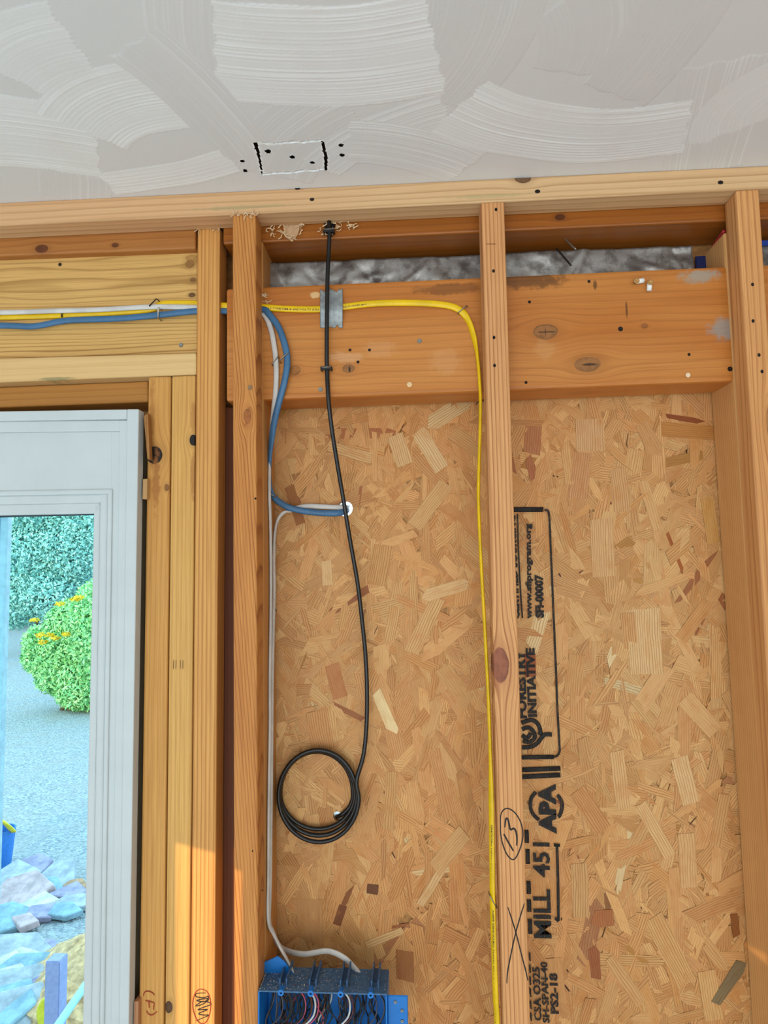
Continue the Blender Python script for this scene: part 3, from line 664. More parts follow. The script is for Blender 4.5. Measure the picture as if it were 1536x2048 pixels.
# ---- screws and nail heads (parts of the board they sit in)
SCREW = plain('dark_screw_steel', '2E2622', .45, .7); ZINC = plain('zinc_screw', '8E8B84', .4, .8); PIT = plain('hole_shade', '1A0F08', .9)  # PIT: dark discs painted for the shade inside open holes
def head_mesh(r, kind):
    bm = bmesh.new(); n = 12
    c0 = [bm.verts.new((r * math.cos(2 * math.pi * i / n), -.0002, r * math.sin(2 * math.pi * i / n))) for i in range(n)]
    c1 = [bm.verts.new((r * .86 * math.cos(2 * math.pi * i / n), -.0009, r * .86 * math.sin(2 * math.pi * i / n))) for i in range(n)]
    c2 = [bm.verts.new((r * .35 * math.cos(2 * math.pi * i / n), -.0009, r * .35 * math.sin(2 * math.pi * i / n))) for i in range(n)]
    c3 = bm.verts.new((0, -.0001, 0))
    for i in range(n):
        j = (i + 1) % n; bm.faces.new((c0[i], c0[j], c1[j], c1[i])); bm.faces.new((c1[i], c1[j], c2[j], c2[i])); bm.faces.new((c2[i], c2[j], c3))
    bmesh.ops.recalc_face_normals(bm, faces=bm.faces)
    me = bm_mesh('screw_head', bm); return me
HM = {}
def screw(px, py, Y, r, parent, mat=None, name='screw_head', sx=1.):
    mat = mat or SCREW; k = (round(r, 5), mat.name)
    if k not in HM: HM[k] = head_mesh(r, 0); HM[k].materials.append(mat)
    p = P(px, py, Y); o = bpy.data.objects.new(name, HM[k]); COL.objects.link(o); o.parent = parent; o.location = p - Vector(parent['_loc']); o.scale = (sx, 1, 1)
    o.rotation_euler = (0, rnd.uniform(0, 3), 0) if sx == 1 else (0, 0, 0)
for a in ((624, 399), (1075, 383), (1441, 365), (595, 376)): screw(a[0], a[1], 0, .0034 if a[1] < 395 else .003, top_plate, PIT, 'screw_hole', 1.35)
for a in ((992, 419), (987, 542), (988, 675), (989, 731)): screw(a[0], a[1], 0, .003, stud_m, PIT, 'screw_hole', .8)
for a in ((1505, 569), (1506, 642), (1518, 710), (1524, 743)): screw(a[0], a[1], 0, .003, stud_r, PIT, 'screw_hole', .8)
for a, mt in (((839, 682), ZINC), ((641, 779), ZINC), ((1059, 604), PIT), ((1241, 658), SCREW), ((1052, 765), PIT), ((1378, 709), PIT), ((700, 700), PIT), ((716, 724), PIT), ((739, 700), PIT), ((1460, 738), SCREW), ((1178, 563), PIT)):
    screw(a[0], a[1], YH, .0042 if mt is not PIT else .0026, head_r, mt, 'screw_head' if mt is not PIT else 'nail_hole')
screw(362, 690, .062, .0042, head_l, ZINC)
screw(120, 529, .062, .003, head_l, PIT, 'nail_hole')
screw(500, 775, 0, .0042, stud_l, plain('sunk_screw', '8A6A4A', .6), 'screw_head'); screw(511, 997, 0, .0018, stud_l, PIT, 'nail_hole')
screw(505, 1702, 0, .0012, stud_l, PIT, 'nail_hole'); screw(525, 1780, 0, .0012, stud_l, PIT, 'nail_hole')

# ---- pencil and marker writing on the studs
PENCIL = plain('black_marker', '231A18', .7, 0, .2); RED = plain('red_marker', 'A8381C', .7, 0, .2); GRAPH = plain('graphite', '4A3A30', .7)
def mark(pts, Y, mat, parent, w=2.2, k=5, name='marker_stroke'):
    q = spline([P(a, b2, Y - .0002) for a, b2 in pts], k); n = len(q)
    ww = [w / 2 * 1.07 / F * (.55 + .45 * min(1, i / (n * .15) + .2, (n - 1 - i) / (n * .25) + .3)) for i in range(n)]
    link(name, sweep(name, q, ww, .00015, (0, 1, 0), 6), mat, parent, P(pts[0][0], pts[0][1], Y))
def zc(ox, oy, s, pts): return [(ox + a / s, oy + b2 / s) for a, b2 in pts]
mark(zc(1000, 1280, 4.655, [(45, 1745), (55, 1665), (75, 1672), (85, 1720), (98, 1765), (130, 1755), (150, 1790), (158, 1850), (155, 1915)]), 0, PENCIL, stud_m, 3.4)
mark(zc(1000, 1280, 4.655, [(35, 1805), (70, 1870), (125, 1965)]), 0, PENCIL, stud_m, 3.2)
mark(zc(1000, 1280, 4.655, [(5, 1750), (10, 1620), (60, 1568), (130, 1600), (185, 1680), (212, 1780), (205, 1880), (170, 1985), (125, 2045), (70, 2005), (25, 1900), (5, 1790), (5, 1720)]), 0, PENCIL, stud_m, 2.4)
mark(zc(1000, 1660, 5.28, [(82, 815), (130, 960), (175, 1110), (230, 1330), (270, 1480), (295, 1590)]), 0, PENCIL, stud_m, 2.4)
mark(zc(1000, 1660, 5.28, [(258, 775), (215, 910), (160, 1110), (110, 1340), (80, 1500), (72, 1620)]), 0, PENCIL, stud_m, 2.4)
mark(zc(250, 1930, 7.68, [(450, 470), (420, 430), (360, 405), (310, 412), (288, 445), (285, 480)]), Y1, RED, jack1, 2.)
mark(zc(250, 1930, 7.68, [(310, 548), (380, 562), (450, 585)]), Y1, RED, jack1, 2.); mark(zc(250, 1930, 7.68, [(362, 562), (368, 610), (370, 660)]), Y1, RED, jack1, 2.); mark(zc(250, 1930, 7.68, [(448, 588), (440, 640), (438, 690)]), Y1, RED, jack1, 2.)
mark(zc(250, 1930, 7.68, [(330, 705), (355, 750), (400, 772), (450, 752), (490, 715)]), Y1, RED, jack1, 2.)
mark(zc(250, 1930, 7.68, [(1245, 395), (1160, 372), (1085, 420), (1050, 520), (1040, 620), (1060, 740), (1110, 850), (1180, 905), (1250, 870), (1295, 770), (1315, 650), (1310, 540), (1280, 440), (1235, 392)]), Y1, RED, king, 2.)
mark(zc(250, 1930, 7.68, [(1240, 430), (1100, 440), (1090, 485), (1200, 505), (1285, 480), (1230, 560), (1100, 550), (1160, 530), (1290, 520), (1200, 600), (1080, 632), (1200, 560), (1325, 600), (1180, 660), (1120, 690), (1270, 685), (1130, 745), (1200, 770), (1290, 772), (1180, 820), (1090, 860)]), Y1, PENCIL, king, 1.8, 4)
for xx in (347, 352, 361, 366): mark([(xx, 1320), (xx - .5, 1338)], Y1, GRAPH, jack2, 1.0, 3, 'pencil_tick')
mark([(972, 488), (992, 488)], 0, plain('pencil_line', '7A3E14', .7), stud_m, 1.6, 3, 'pencil_tick')

# ---- foil faced insulation glimpsed above the header
def foil(pa, pb, label):
    x0, x1 = P(pa, 540, .1).x, P(pb, 540, .1).x; z0, z1 = P(900, 600, .1).z, P(803, 471, Y1).z - .010
    r = np.random.default_rng(2); nx, nz = 240, 26; v = []; f = []
    cr = [(r.uniform(x0, x1), r.uniform(z0, z1), r.uniform(-1.2, 1.2), r.uniform(.004, .016), r.uniform(-1, 1)) for _ in range(90)]
    for j in range(nz):
        for i in range(nx):
            x = x0 + (x1 - x0) * i / (nx - 1); z = z0 + (z1 - z0) * j / (nz - 1); y = .108
            for cx, cz, an, w, am in cr:
                d = (x - cx) * math.sin(an) + (z - cz) * math.cos(an); e = (x - cx) * math.cos(an) - (z - cz) * math.sin(an)
                if abs(e) < .07 and abs(d) < .04: y += am * .0045 * math.exp(-(d / w) ** 2) * math.exp(-(e / .04) ** 2)
            v.append((x, y, z))
    for j in range(nz - 1):
        for i in range(nx - 1):
            k = j * nx + i; f.append((k, k + 1, k + nx + 1, k + nx))
    bm_me = mesh('insulation_foil', v, f, True)
    mm, nt, b = new_mat('silver_foil'); x, y, z = objxyz(nt); n = noise(nt, comb(nt, x, y, z), 30., 5, .65)
    c = mixc(nt, n.step(.42, .62), lin('A09C98'), lin('746E6A')); n2 = noise(nt, comb(nt, x * 12, y, z * 20), 1., 3, .6)
    c = mixc(nt, n2.step(.60, .72) * .6, c, lin('7A5A48'))
    setin(nt, b.inputs['Base Color'], c); b.inputs['Metallic'].default_value = .55; b.inputs['Roughness'].default_value = .42
    bump(nt, b, noise(nt, comb(nt, x, y, z), 90., 3, .5, 1.), .3, .002)
    o = link('insulation_foil', bm_me, mm, None, ((x0 + x1) / 2, .108, z0)); sm = o.modifiers.new('thickness', 'SOLIDIFY'); sm.thickness = .001; sm.offset = 1
    tag(o, label, 'insulation')
foil(538, 1391, 'crumpled silver foil insulation in the slot above the orange header')
foil(1503, 2040, 'crumpled grey foil insulation glimpsed past the rightmost stud')
BLUEP = plain('blue_house_wrap', '0A1E58', .5)
a_, b_ = P(1391, 512, .118), P(1428, 545, .118)
wrap = box('house_wrap', (a_.x, .118, b_.z), (b_.x + .004, .122, a_.z), BLUEP, bev=.001); tag(wrap, 'small dark blue patch of wrap showing beside the foil at right', 'membrane')
a_, b_ = P(1512, 482, .100), P(1560, 491, .100)
wrap2 = box('house_wrap', (a_.x, .098, b_.z), (b_.x + .03, .101, a_.z), plain('blue_house_wrap_b', '1A3E9A', .5), bev=.001); tag(wrap2, 'thin blue strip of wrap above the foil, right of the rightmost stud', 'membrane')
rt = sweep('red_cord', spline([P(1425, 497, .103), P(1433, 485, .085), P(1441, 473.5, .068), P(1449, 462, .05)], 6), .004, .003, (0, 0, 1), 8)
rc = link('red_cord', rt, plain('red_sheath', 'B0242C', .5), None, P(1434, 489, .085)); tag(rc, 'short red strip on top of the old stud at right', 'strip')
# long nails poking through behind the plate
NAIL = plain('bare_nail', '3A3632', .4, .8); NAIL2 = plain('bright_nail', '9C968C', .35, .8)
for nm, p0, p1, mt, lb in (('protruding_nail', (1113, 497, .075), (1142, 531, .06), NAIL, 'black nail poking down in front of the foil'), ('protruding_nail', (1122, 470, .09), (1152, 499, .075), NAIL2, 'bright nail poking out under the old orange plate')):
    me = sweep(nm, spline([P(*p0), P((p0[0] + p1[0]) / 2, (p0[1] + p1[1]) / 2, (p0[2] + p1[2]) / 2), P(*p1)], 4), .0016, .0016, (1, 0, 0), 8); tag(link(nm, me, mt, None, P(*p1)), lb, 'nail')
# two little white wall plugs with screws
def plug(px, py, ang, lb):
    t = empty('wall_plug', P(px, py, YH)); c = P(px, py, YH); a = math.radians(ang); d = Vector((math.cos(a), 0, math.sin(a)))
    link('sleeve', sweep('sleeve', [c + d * .001 + Vector((0, -.005, 0)), c + d * .006 + Vector((0, -.005, 0)), c + d * .013 + Vector((0, -.0045, 0))], .0042, .0042, (0, 1, 0), 10), plain('white_plug', 'EDEAE4', .5), t, c)
    me = head_mesh(.0050, 0); me.transform(Matrix.Translation(c + Vector((0, -.0088, 0)))); link('screw', me, plain('brass_screw', 'B98A52', .4, .5), t, c)
    link('stem', sweep('stem', [c + Vector((0, .001, 0)), c + Vector((0, -.0045, 0)), c + Vector((0, -.0088, 0))], .0022, .0022, (1, 0, 0), 8), plain('plug_stem', '8C6A3A', .5, .4), t, c)
    tag(t, lb, 'wall plug', 'white wall plugs on the header')
plug(1270, 566, 8, 'white plastic plug with a screw, left one, its sleeve pointing right'); plug(1297, 569, -95, 'white plastic plug with a screw, right one, its sleeve hanging down')
peg = link('wooden_peg', head_mesh(.0048, 0), plain('pale_peg', 'E0BC8C', .6), head_r, (0, 0, 0)); peg.location = P(819, 769, YH - .0012) - Vector(head_r['_loc'])
peg2 = link('wooden_peg', head_mesh(.0042, 0), plain('pale_peg_b', 'E8CCA8', .6), head_r, (0, 0, 0)); peg2.location = P(1376, 750, YH - .0012) - Vector(head_r['_loc'])
# ================================================================== CABLES
def sheath(name, col, rough=.38, pr=None):
    m, nt, b = new_mat(name); x, y, z = objxyz(nt); n = noise(nt, comb(nt, x, y, z), 25., 3, .6); c = lin(col)
    setin(nt, b.inputs['Base Color'], mixc(nt, n.step(.35, .7), c, tuple(v * .82 for v in c[:3]) + (1,))); b.inputs['Roughness'].default_value = rough
    bump(nt, b, noise(nt, comb(nt, x, y, z), 90., 2, .5), .12, .001); return m
YEL, BLU, WHI, BLK = sheath('yellow_sheath', 'F2C400', .35), sheath('blue_sheath', '3E6C94', .42), sheath('white_sheath', 'D2CCC6', .45), sheath('black_sheath', '0C0C0E', .36)
def cable(name, label, pts, a, b2, hint, mat, k=7, seg=12):
    """pts: (px,py,Y[,hint index])"""
    w = [P(p[0], p[1], p[2]) for p in pts]; q = spline(w, k)
    H = [np.array(hint[p[3]] if len(p) > 3 else hint[0], float) for p in pts]; hs = []
    for i in range(len(H) - 1):
        for j in range(k): t = j / k; hs.append(H[i] * (1 - t) + H[i + 1] * t)
    hs.append(H[-1])
    o = link(name, sweep(name, q, a, b2, hs, seg), mat, None, w[-1]); tag(o, label, 'cable'); return o
def side_y(px, py, gap=.0032):
    t0, t1 = P(525.5, 482, Y1 + .0012), P(531.5, 2048, Y1 + .0012); Yv = .08
    for _ in range(6):
        z = P(px, py, Yv).z; xf = t0.x + (t1.x - t0.x) * (z - t0.z) / (t1.z - t0.z); Yv = PX(px, py, xf + gap).y
    return Yv
HY, HX, HM2 = (0, 1, 0), (1, 0, 0), (.8, .6, 0)
YC, YL = YH - .0032, .0585
yel = cable('flat_cable', 'yellow flat cable crossing the header and running down the middle stud',
    [(-300, 640, YL), (0, 634, YL), (129, 630, YL), (210, 626, YL), (298, 619, YL), (327, 608, YL), (393, 607.5, YL), (440, 611, .056), (490, 613, .050), (527, 614.5, YC), (560, 617, YC), (600, 618.5, YC), (645, 618, YC), (690, 613.5, YC), (740, 607.5, YC), (800, 605.5, YC), (860, 607, YC), (900, 612, YC), (922, 622, YC), (937, 642, YC, 2), (948, 675, YC - .001, 2), (955, 715, YC - .002, 1), (959, 760, YC - .003, 1), (961, 805, YC - .003, 1),
     (960, 870, YC - .003, 1), (958, 930, YC - .003, 1), (957, 1000, YC - .003, 1), (961, 1100, .038, 1), (966.5, 1200, .036, 1), (972, 1300, .034, 1), (977, 1400, .032, 1), (980.5, 1500, .030, 1), (982.5, 1600, .028, 2), (984, 1700, .026, 2), (985, 1800, .024, 2), (988, 1900, .022, 2), (991.5, 2000, .02, 2), (996, 2100, .02, 2), (1020, 2800, .02, 2)], .0059, .0029, [HY, HX, HM2], YEL)
blu = cable('flat_cable', 'blue flat cable curving from the stud down to the bright hole',
    [(-300, 648, YL - .0068), (0, 651, YL - .0068), (68, 652.5, YL - .0068), (135, 641, YL - .0068), (237, 637, YL - .0068), (322, 629.5, YL - .0068), (393, 622, YL - .0068), (440, 622, .056), (490, 622, .048), (526, 619, .042), (537, 627, .040), (557, 654.5, .038), (570, 691, .037), (574.5, 723, .037), (569, 763, .038), (557, 808, .045), (546.5, 856, .060), (540.5, 905, .075, 1), (538.5, 945, .083, 1), (541.5, 979, .088, 1), (550, 997, .098), (573, 1013, .112), (601, 1021, .118), (642, 1026, .121), (676, 1026, .124), (692, 1022, .138), (694, 1021, .20)], .0057, .0034, [HY, HM2], BLU)
wha = cable('flat_cable', 'white flat cable running down the cable stud into the blue box corner',
    [(-300, 630, YL - .0062), (0, 625, YL - .0062), (100, 622, YL - .0062), (203, 619, YL - .0062), (305, 613.6, YL - .0062), (393, 615, YL - .0062), (440, 617, .060), (490, 622, .052), (525, 627, .045), (540, 653, .043), (548, 690, .042), (552, 728, .042), (552, 770, .044), (548, 815, .055), (543.5, 862, .075), (540, 920, side_y(540, 920), 1), (539, 985, side_y(539, 985), 1), (541, 1050, side_y(541, 1050), 1), (542, 1150, side_y(542, 1150), 1), (541.5, 1250, side_y(541.5, 1250), 1), (540, 1350, side_y(540, 1350), 1), (540, 1450, side_y(540, 1450), 1), (538.5, 1550, side_y(538.5, 1550), 1), (537.5, 1650, side_y(537.5, 1650), 1), (537, 1750, side_y(537, 1750), 1), (536.5, 1836, side_y(536.5, 1836), 1), (547, 1866, .066, 1), (560, 1893, .060, 1), (574, 1920, .054, 1), (586, 1946, .045, 1), (594, 1975, .040, 1)], .0047, .0026, [HY, HX], WHI)
whc = cable('flat_cable', 'white flat cable looping from the bright hole down into the box middle',
    [(697, 1013, .20), (692, 1013, .138), (672, 1014.5, .127), (640, 1013, .126), (612, 1012.5, .125), (588, 1018, .122), (567, 1026, .116, 1), (555, 1042, .110, 1), (549.5, 1070, side_y(549.5, 1070), 1), (548, 1120, side_y(548, 1120), 1), (548.5, 1180, side_y(548.5, 1180), 1), (547, 1250, side_y(547, 1250), 1), (545, 1350, side_y(545, 1350), 1), (543.5, 1500, side_y(543.5, 1500), 1), (542, 1650, side_y(542, 1650), 1), (540.5, 1780, side_y(540.5, 1780), 1), (539, 1838, side_y(539, 1838), 1), (545, 1865, .100, 1), (557, 1890, .096), (575, 1902, .090), (610, 1908, .082), (654, 1902, .076), (686, 1914, .068), (706, 1933, .058), (718, 1950, .048), (722, 1975, .042)], .0046, .0026, [HY, HX], WHI)
# black cable with its coil
YK = YH - .014
pts = [(657, 425, .036), (658, 440, .036), (659, 468, .036), (657, 510, .038), (655, 560, YK + .001), (654, 620, YK - .001), (653.5, 690, YK + .003), (654, 740, YK + .008), (657, 800, YK + .010), (664, 860, .055), (675, 930, .075), (687, 1000, .092), (701, 1085, .104), (715, 1165, .110), (724, 1240, .113), (731, 1310, .114), (734, 1380, .114), (733, 1450, .113), (727, 1510, .111)]
turns = 3
for i in range(0, turns * 16 + 1):
    t = i / 16; th = -.35 + 2 * math.pi * t
    lo = 1688 - 13 * t; hi = 1499 + 1.6 * t; lf = 556 + 1.8 * t; rg_ = 718 - 4 * t
    s = math.sin(th); c = math.cos(th); cy = 1590 + 4 - 3 * t
    px = (rg_ + lf) / 2 + (rg_ - lf) / 2 * c; py = cy + ((lo - cy) * s if s > 0 else (cy - hi) * s)
    pts.append((px, py, .1085 + .0062 * t))
pts += [(706, 1590, .128), (701, 1610, .1275), (690, 1624, .1265), (679, 1631.5, .130), (674, 1632, .150), (672, 1632, .20)]
blk = cable('coiled_cable', 'black round cable hanging from the top plate, ending in a coil at the small hole', pts, .0037, .0037, [HY], BLK, 5, 10)
# ink print on the yellow cable
def print_on(body, pts, Y, h):
    q = spline([P(a, b2, Y) for a, b2 in pts], 12); q = [np.array(v) for v in q]; d = np.cumsum([0] + [np.linalg.norm(q[i + 1] - q[i]) for i in range(len(q) - 1)])
    me = text_mesh(body, .01); co = np.array([v.co for v in me.vertices]); mn, mxx = co.min(0), co.max(0)
    for v in me.vertices:
        s = (v.co.x - mn[0]) / (mxx[0] - mn[0]) * d[-1]; i = min(max(int(np.searchsorted(d, s)) - 1, 0), len(q) - 2); t = (q[i + 1] - q[i]) / (d[i + 1] - d[i]); p = q[i] + t * (s - d[i])
        up = np.array((-t[2], 0, t[0])); up = up if (up[2] > .3 or abs(t[0]) > .3) else up
        p = p + up * ((v.co.y - .35) * h / .7); v.co = (p[0], Y - .0002 + v.co.z * .02, p[2])
    link('cable_print', me, GRAPH, yel, P(pts[0][0], pts[0][1], Y))
print_on('14/2 TYPE NM-B 600 VOLTS (UL)', [(531, 615), (560, 617.5), (600, 619), (638, 618.8)], YC - .0029, .0030)
print_on('(UL) E11/41NPG 08-11', [(686, 614), (710, 611), (733, 608.5)], YC - .0029, .0030)
print_on('E11241 TYPE NM-B 12/2 WITH GROUND 600V', [(992, 2046), (988, 1930), (986, 1820)], .0185, .0026)
print_on('TYPE NM-B 12/2 WITH GROUND', [(985, 1795), (984, 1720), (983, 1650)], .0225, .0026)

# ---- staples
STEEL = plain('staple_steel', '9A948A', .35, .85); DSTEEL = plain('dark_staple', '3C3630', .4, .7)
def staple(px, py, Y, ang, w, label, mat=STEEL, stand=.0075, r=.0009, side=None):
    c = P(px, py, Y); a = math.radians(ang); d = Vector((math.cos(a), 0, math.sin(a))); o = Vector((0, -stand, 0)); i_ = Vector((0, .003, 0))
    if side: d = Vector((0, math.cos(a), math.sin(a))); o = Vector((stand * side, 0, 0)); i_ = Vector((-.003 * side, 0, 0))
    pts = [c - d * w / 2 + i_, c - d * w / 2 + o * .7, c - d * w / 2 * .92 + o, c + d * w / 2 * .92 + o, c + d * w / 2 + o * .7, c + d * w / 2 + i_]
    me = sweep('cable_staple', pts, r * 1.5, r, (0, 1, 0) if side else (0, .3, 1), 6); ob = link('cable_staple', me, mat, None, c); tag(ob, label, 'staple', 'cable staples'); return ob
staple(312, 611, .062, 45, .019, 'slanting wire staple over white and yellow cables on the door header', DSTEEL, .0140)
staple(323, 631, .062, 90, .020, 'upright wire staple over the blue cable on the door header', STEEL, .0152)
staple(129, 631, .062, 80, .010, 'small dark staple over the yellow cable at far left', DSTEEL, .0085)
staple(552, 724, YH, 50, .017, 'wire staple over the white cable beside the cable stud', STEEL, .0085)
staple(571, 719, YH, 42, .020, 'wire staple over the blue cable near the header knot', STEEL, .0145)
staple(925, 621, YH, 38, .019, 'wire staple at the bend of the yellow cable', STEEL, .0072)
staple(961, 805, YH + .004, 20, .013, 'dark staple on the yellow cable at the header bottom edge', DSTEEL, .0105)
staple(544, 989, .0935, -35, .017, 'staple pinching the blue cable above the bright hole', STEEL, .012, side=None)
staple(537.5, 1838, .1, 80, .026, 'staple on the white cables above the blue box', STEEL, .014)
staple(985.5, 1798, .03, 118, .022, 'slanted wire staple low on the yellow cable', STEEL, .0105)
BP = plain('black_plastic', '141414', .4)
def black_staple(px, py, Y, label):
    t = empty('insulated_staple', P(px, py, Y)); c = P(px, py, Y)
    bm = bmesh.new(); box_bm(bm, (c.x - .0095, Y - .0125, c.z - .003), (c.x + .0095, Y - .0100, c.z + .003)); bmesh.ops.recalc_face_normals(bm, faces=bm.faces); bmesh.ops.bevel(bm, geom=list(bm.edges), offset=.0006, segments=1, affect='EDGES')
    link('saddle', bm_mesh('saddle', bm), BP, t, c)
    for s in (-1, 1):
        bm = bmesh.new(); box_bm(bm, (c.x + s * .0085 - .0014, Y - .0105, c.z - .0028), (c.x + s * .0085 + .0014, Y, c.z + .0028)); bmesh.ops.recalc_face_normals(bm, faces=bm.faces); link('saddle_leg', bm_mesh('saddle_leg', bm), BP, t, c)
    link('wire', sweep('wire', [c + Vector((-.0088, -.0132, .001)), c + Vector((0, -.0134, .001)), c + Vector((.0088, -.0132, .001))], .0009, .0009, (0, 0, 1), 6), STEEL, t, c)
    tag(t, label, 'staple', 'black cable staples')
black_staple(659, 467, Y1, 'black plastic staple holding the black cable at the top notch'); black_staple(654, 740, YH, 'black plastic staple holding the black cable on the header')

# ---- steel nail plate over the yellow cable
def nail_plate():
    r = random.Random(4); nx, ny = 18, 22; v = []; f = []
    for j in range(ny + 1):
        for i in range(nx + 1):
            s, t = i / nx, j / ny
            px = 640.5 + 45 * s; top = 578 + (4 if i in (2, 3, 4, 11, 12, 13, 14) else 0) + (2 if i % 3 == 1 else 0); bot = 655.5 - (5 if i in (13, 14) else 0) - (3 if i in (7, 9) else 0) + (0 if i % 2 else .6)
            py = top + (bot - top) * t
            y = YH - .0012 - .0068 * math.exp(-((py - 617) / 19.) ** 2) - .0004 * math.sin(s * 9)
            v.append(P(px, py, y))
    for j in range(ny):
        for i in range(nx): k = j * (nx + 1) + i; f.append((k, k + nx + 1, k + nx + 2, k + 1))
    me = mesh('nail_plate', v, f, True)
    mm, nt, b = new_mat('galvanised_steel'); x, y, z = objxyz(nt); n = noise(nt, comb(nt, x, y, z), 120., 3, .6); n2 = noise(nt, comb(nt, x * 300, y, z * 6), 1., 2, .5)
    c = mixc(nt, n.step(.3, .7), lin('A4A8A8'), lin('8B9092')); c = mixc(nt, n2.step(.55, .75) * .3, c, lin('777C7E'))
    setin(nt, b.inputs['Base Color'], c); b.inputs['Metallic'].default_value = .45; b.inputs['Roughness'].default_value = .5
    o = link('nail_plate', me, mm, None, P(663, 655, YH)); sm = o.modifiers.new('thickness', 'SOLIDIFY'); sm.thickness = .0011; sm.offset = 1
    tag(o, 'grey steel plate with toothed ends shielding the yellow cable', 'nail plate')
nail_plate()

# ================================================================== BLUE FOUR-GANG ELECTRICAL BOX
BOXB = plain('blue_box_plastic', '0E72C4', .38, 0, .06, 20.)
def gang_box():
    A, B = P(516, 1981, -.004), P(774, 1988, -.004); ex = (B - A); Wd = ex.length; ex.normalize(); ez = Vector((-ex.z, 0, ex.x)); ey = Vector((0, 1, 0)); H, D, T = .098, .062, .0024
    L = lambda x, y, z: A + ex * x + ey * y + ez * z          # z measured up from the top rim
    root = empty('electrical_box', L(Wd / 2, D / 2, -H))
    def hx(bm, x0, x1, y0, y1, z0, z1):
        hexa(bm, [L(x0, y0, z1), L(x1, y0, z1), L(x1, y0, z0), L(x0, y0, z0)], [L(x0, y1, z1), L(x1, y1, z1), L(x1, y1, z0), L(x0, y1, z0)])
    def part(name, dims, mat=BOXB, bev=.0006):
        bm = bmesh.new()
        for d in dims: hx(bm, *d)
        bmesh.ops.recalc_face_normals(bm, faces=bm.faces)
        if bev: bmesh.ops.bevel(bm, geom=list(bm.edges), offset=bev, segments=1, affect='EDGES')
        return link(name, bm_mesh(name, bm), mat, root, L(Wd / 2, D / 2, -H))
    part('top_wall', [(0, Wd, 0, D, -T, 0)], plain('dusty_blue_plastic', '44688C', .8, 0, .25, 160.)); part('bottom_wall', [(0, Wd, 0, D, -H, -H + T)]); part('side_wall', [(0, T, 0, D, -H + T, -T)]); part('side_wall', [(Wd - T, Wd, 0, D, -H + T, -T)]); part('back_wall', [(T, Wd - T, D - T, D, -H + T, -T)])
    for u in (.037, .085, .133, .181):
        for zz in (0, -H + .004):
            # ring-shaped screw boss
            c = L(u * Wd / .207, -.0006, zz - .0022); v = []; f = []; n = 14
            for y in (0, .012):
                for rr in (.0046, .0021):
                    for i in range(n): q = 2 * math.pi * i / n; v.append(c + ex * (rr * math.cos(q)) + ez * (rr * math.sin(q)) + ey * y)
            for i in range(n):
                j = (i + 1) % n; f += [(i, j, n + j, n + i), (2 * n + i, 3 * n + i, 3 * n + j, 2 * n + j), (i, 2 * n + i, 2 * n + j, j), (n + i, n + j, 3 * n + j, 3 * n + i)]
            link('screw_boss', mesh('screw_boss', v, f), BOXB, root, c)
    for u in (.030, .076, .124, .172):                       # cable clamp channels across the top
        part('clamp_rib', mat=plain('dusty_blue_rib', '3C628C', .7, 0, .25, 160.), dims=[(u, u + .0022, .012, D + .001, 0, .011), (u + .010, u + .0122, .012, D + .001, 0, .011), (u, u + .0122, .030, D, 0, .0015)])
    # plaster ears and flange
    part('mounting_flange', [(Wd, Wd + .031, .010, .0128, -.078, -.008)], bev=.0012)
    for fz, fx in ((-.017, .012), (-.029, .022), (-.044, .022)):
        me = head_mesh(.0026, 0); me.transform(Matrix.Translation(L(Wd + fx, .0096, fz))); link('nail', me, ZINC, root, L(Wd + fx, .0096, fz))
    # upright bracket tab at the rear left
    out = zc(500, 1860, 4.52, [(112, 300), (250, 238), (310, 285), (405, 415), (385, 455), (310, 440), (270, 400), (225, 430), (112, 430)]); bm = bmesh.new()
    fr = [bm.verts.new(P(a, b2, .040)) for a, b2 in out]; bk = [bm.verts.new(P(a, b2, .040) + Vector((0, .0025, 0))) for a, b2 in out]
    bm.faces.new(fr); bm.faces.new(bk[::-1])
    for i in range(len(out)): j = (i + 1) % len(out); bm.faces.new((fr[i], bk[i], bk[j], fr[j]))
    bmesh.ops.recalc_face_normals(bm, faces=bm.faces); link('bracket_tab', bm_mesh('bracket_tab', bm), BOXB, root, P(560, 1950, .04))
    tag(root, 'blue plastic four-gang electrical box, open and stuffed with wires', 'electrical box')
    # sawdust lying on the box
    r = random.Random(9); bm = bmesh.new()
    for i in range(900):
        x = min(max(r.gauss(.055, .05), .002) if r.random() < .7 else r.uniform(.01, Wd - .01), Wd - .004); p = L(x, r.uniform(.002, D - .003), .0006 + r.random() * .0006); s = r.uniform(.0003, .0012)
        a = [Vector((r.uniform(-s, s), r.uniform(-s, s), r.uniform(-s, s) * .5)) for _ in range(4)]; vs = [bm.verts.new(p + q) for q in a]
        for t in ((0, 1, 2), (0, 2, 3), (0, 3, 1), (1, 3, 2)): bm.faces.new([vs[k] for k in t])
    sd = link('sawdust', bm_mesh('sawdust', bm), plain('sawdust', 'D6C4A8', .8), None, L(Wd / 2, D / 2, 0)); tag(sd, 'pale sawdust scattered over the top of the blue box', 'sawdust', kind='stuff')
    # wires
    wb_ = empty('wire_bundle', L(Wd / 2, D * .8, -H + .003)); cols = [('black_wire', '15130f', 52), ('pink_wire', 'B84860', 4), ('copper_wire', '8A4A2C', 6), ('white_wire', 'C8C6C0', 3), ('grey_wire', '4A464C', 12), ('dark_red_wire', '5A2A30', 6)]
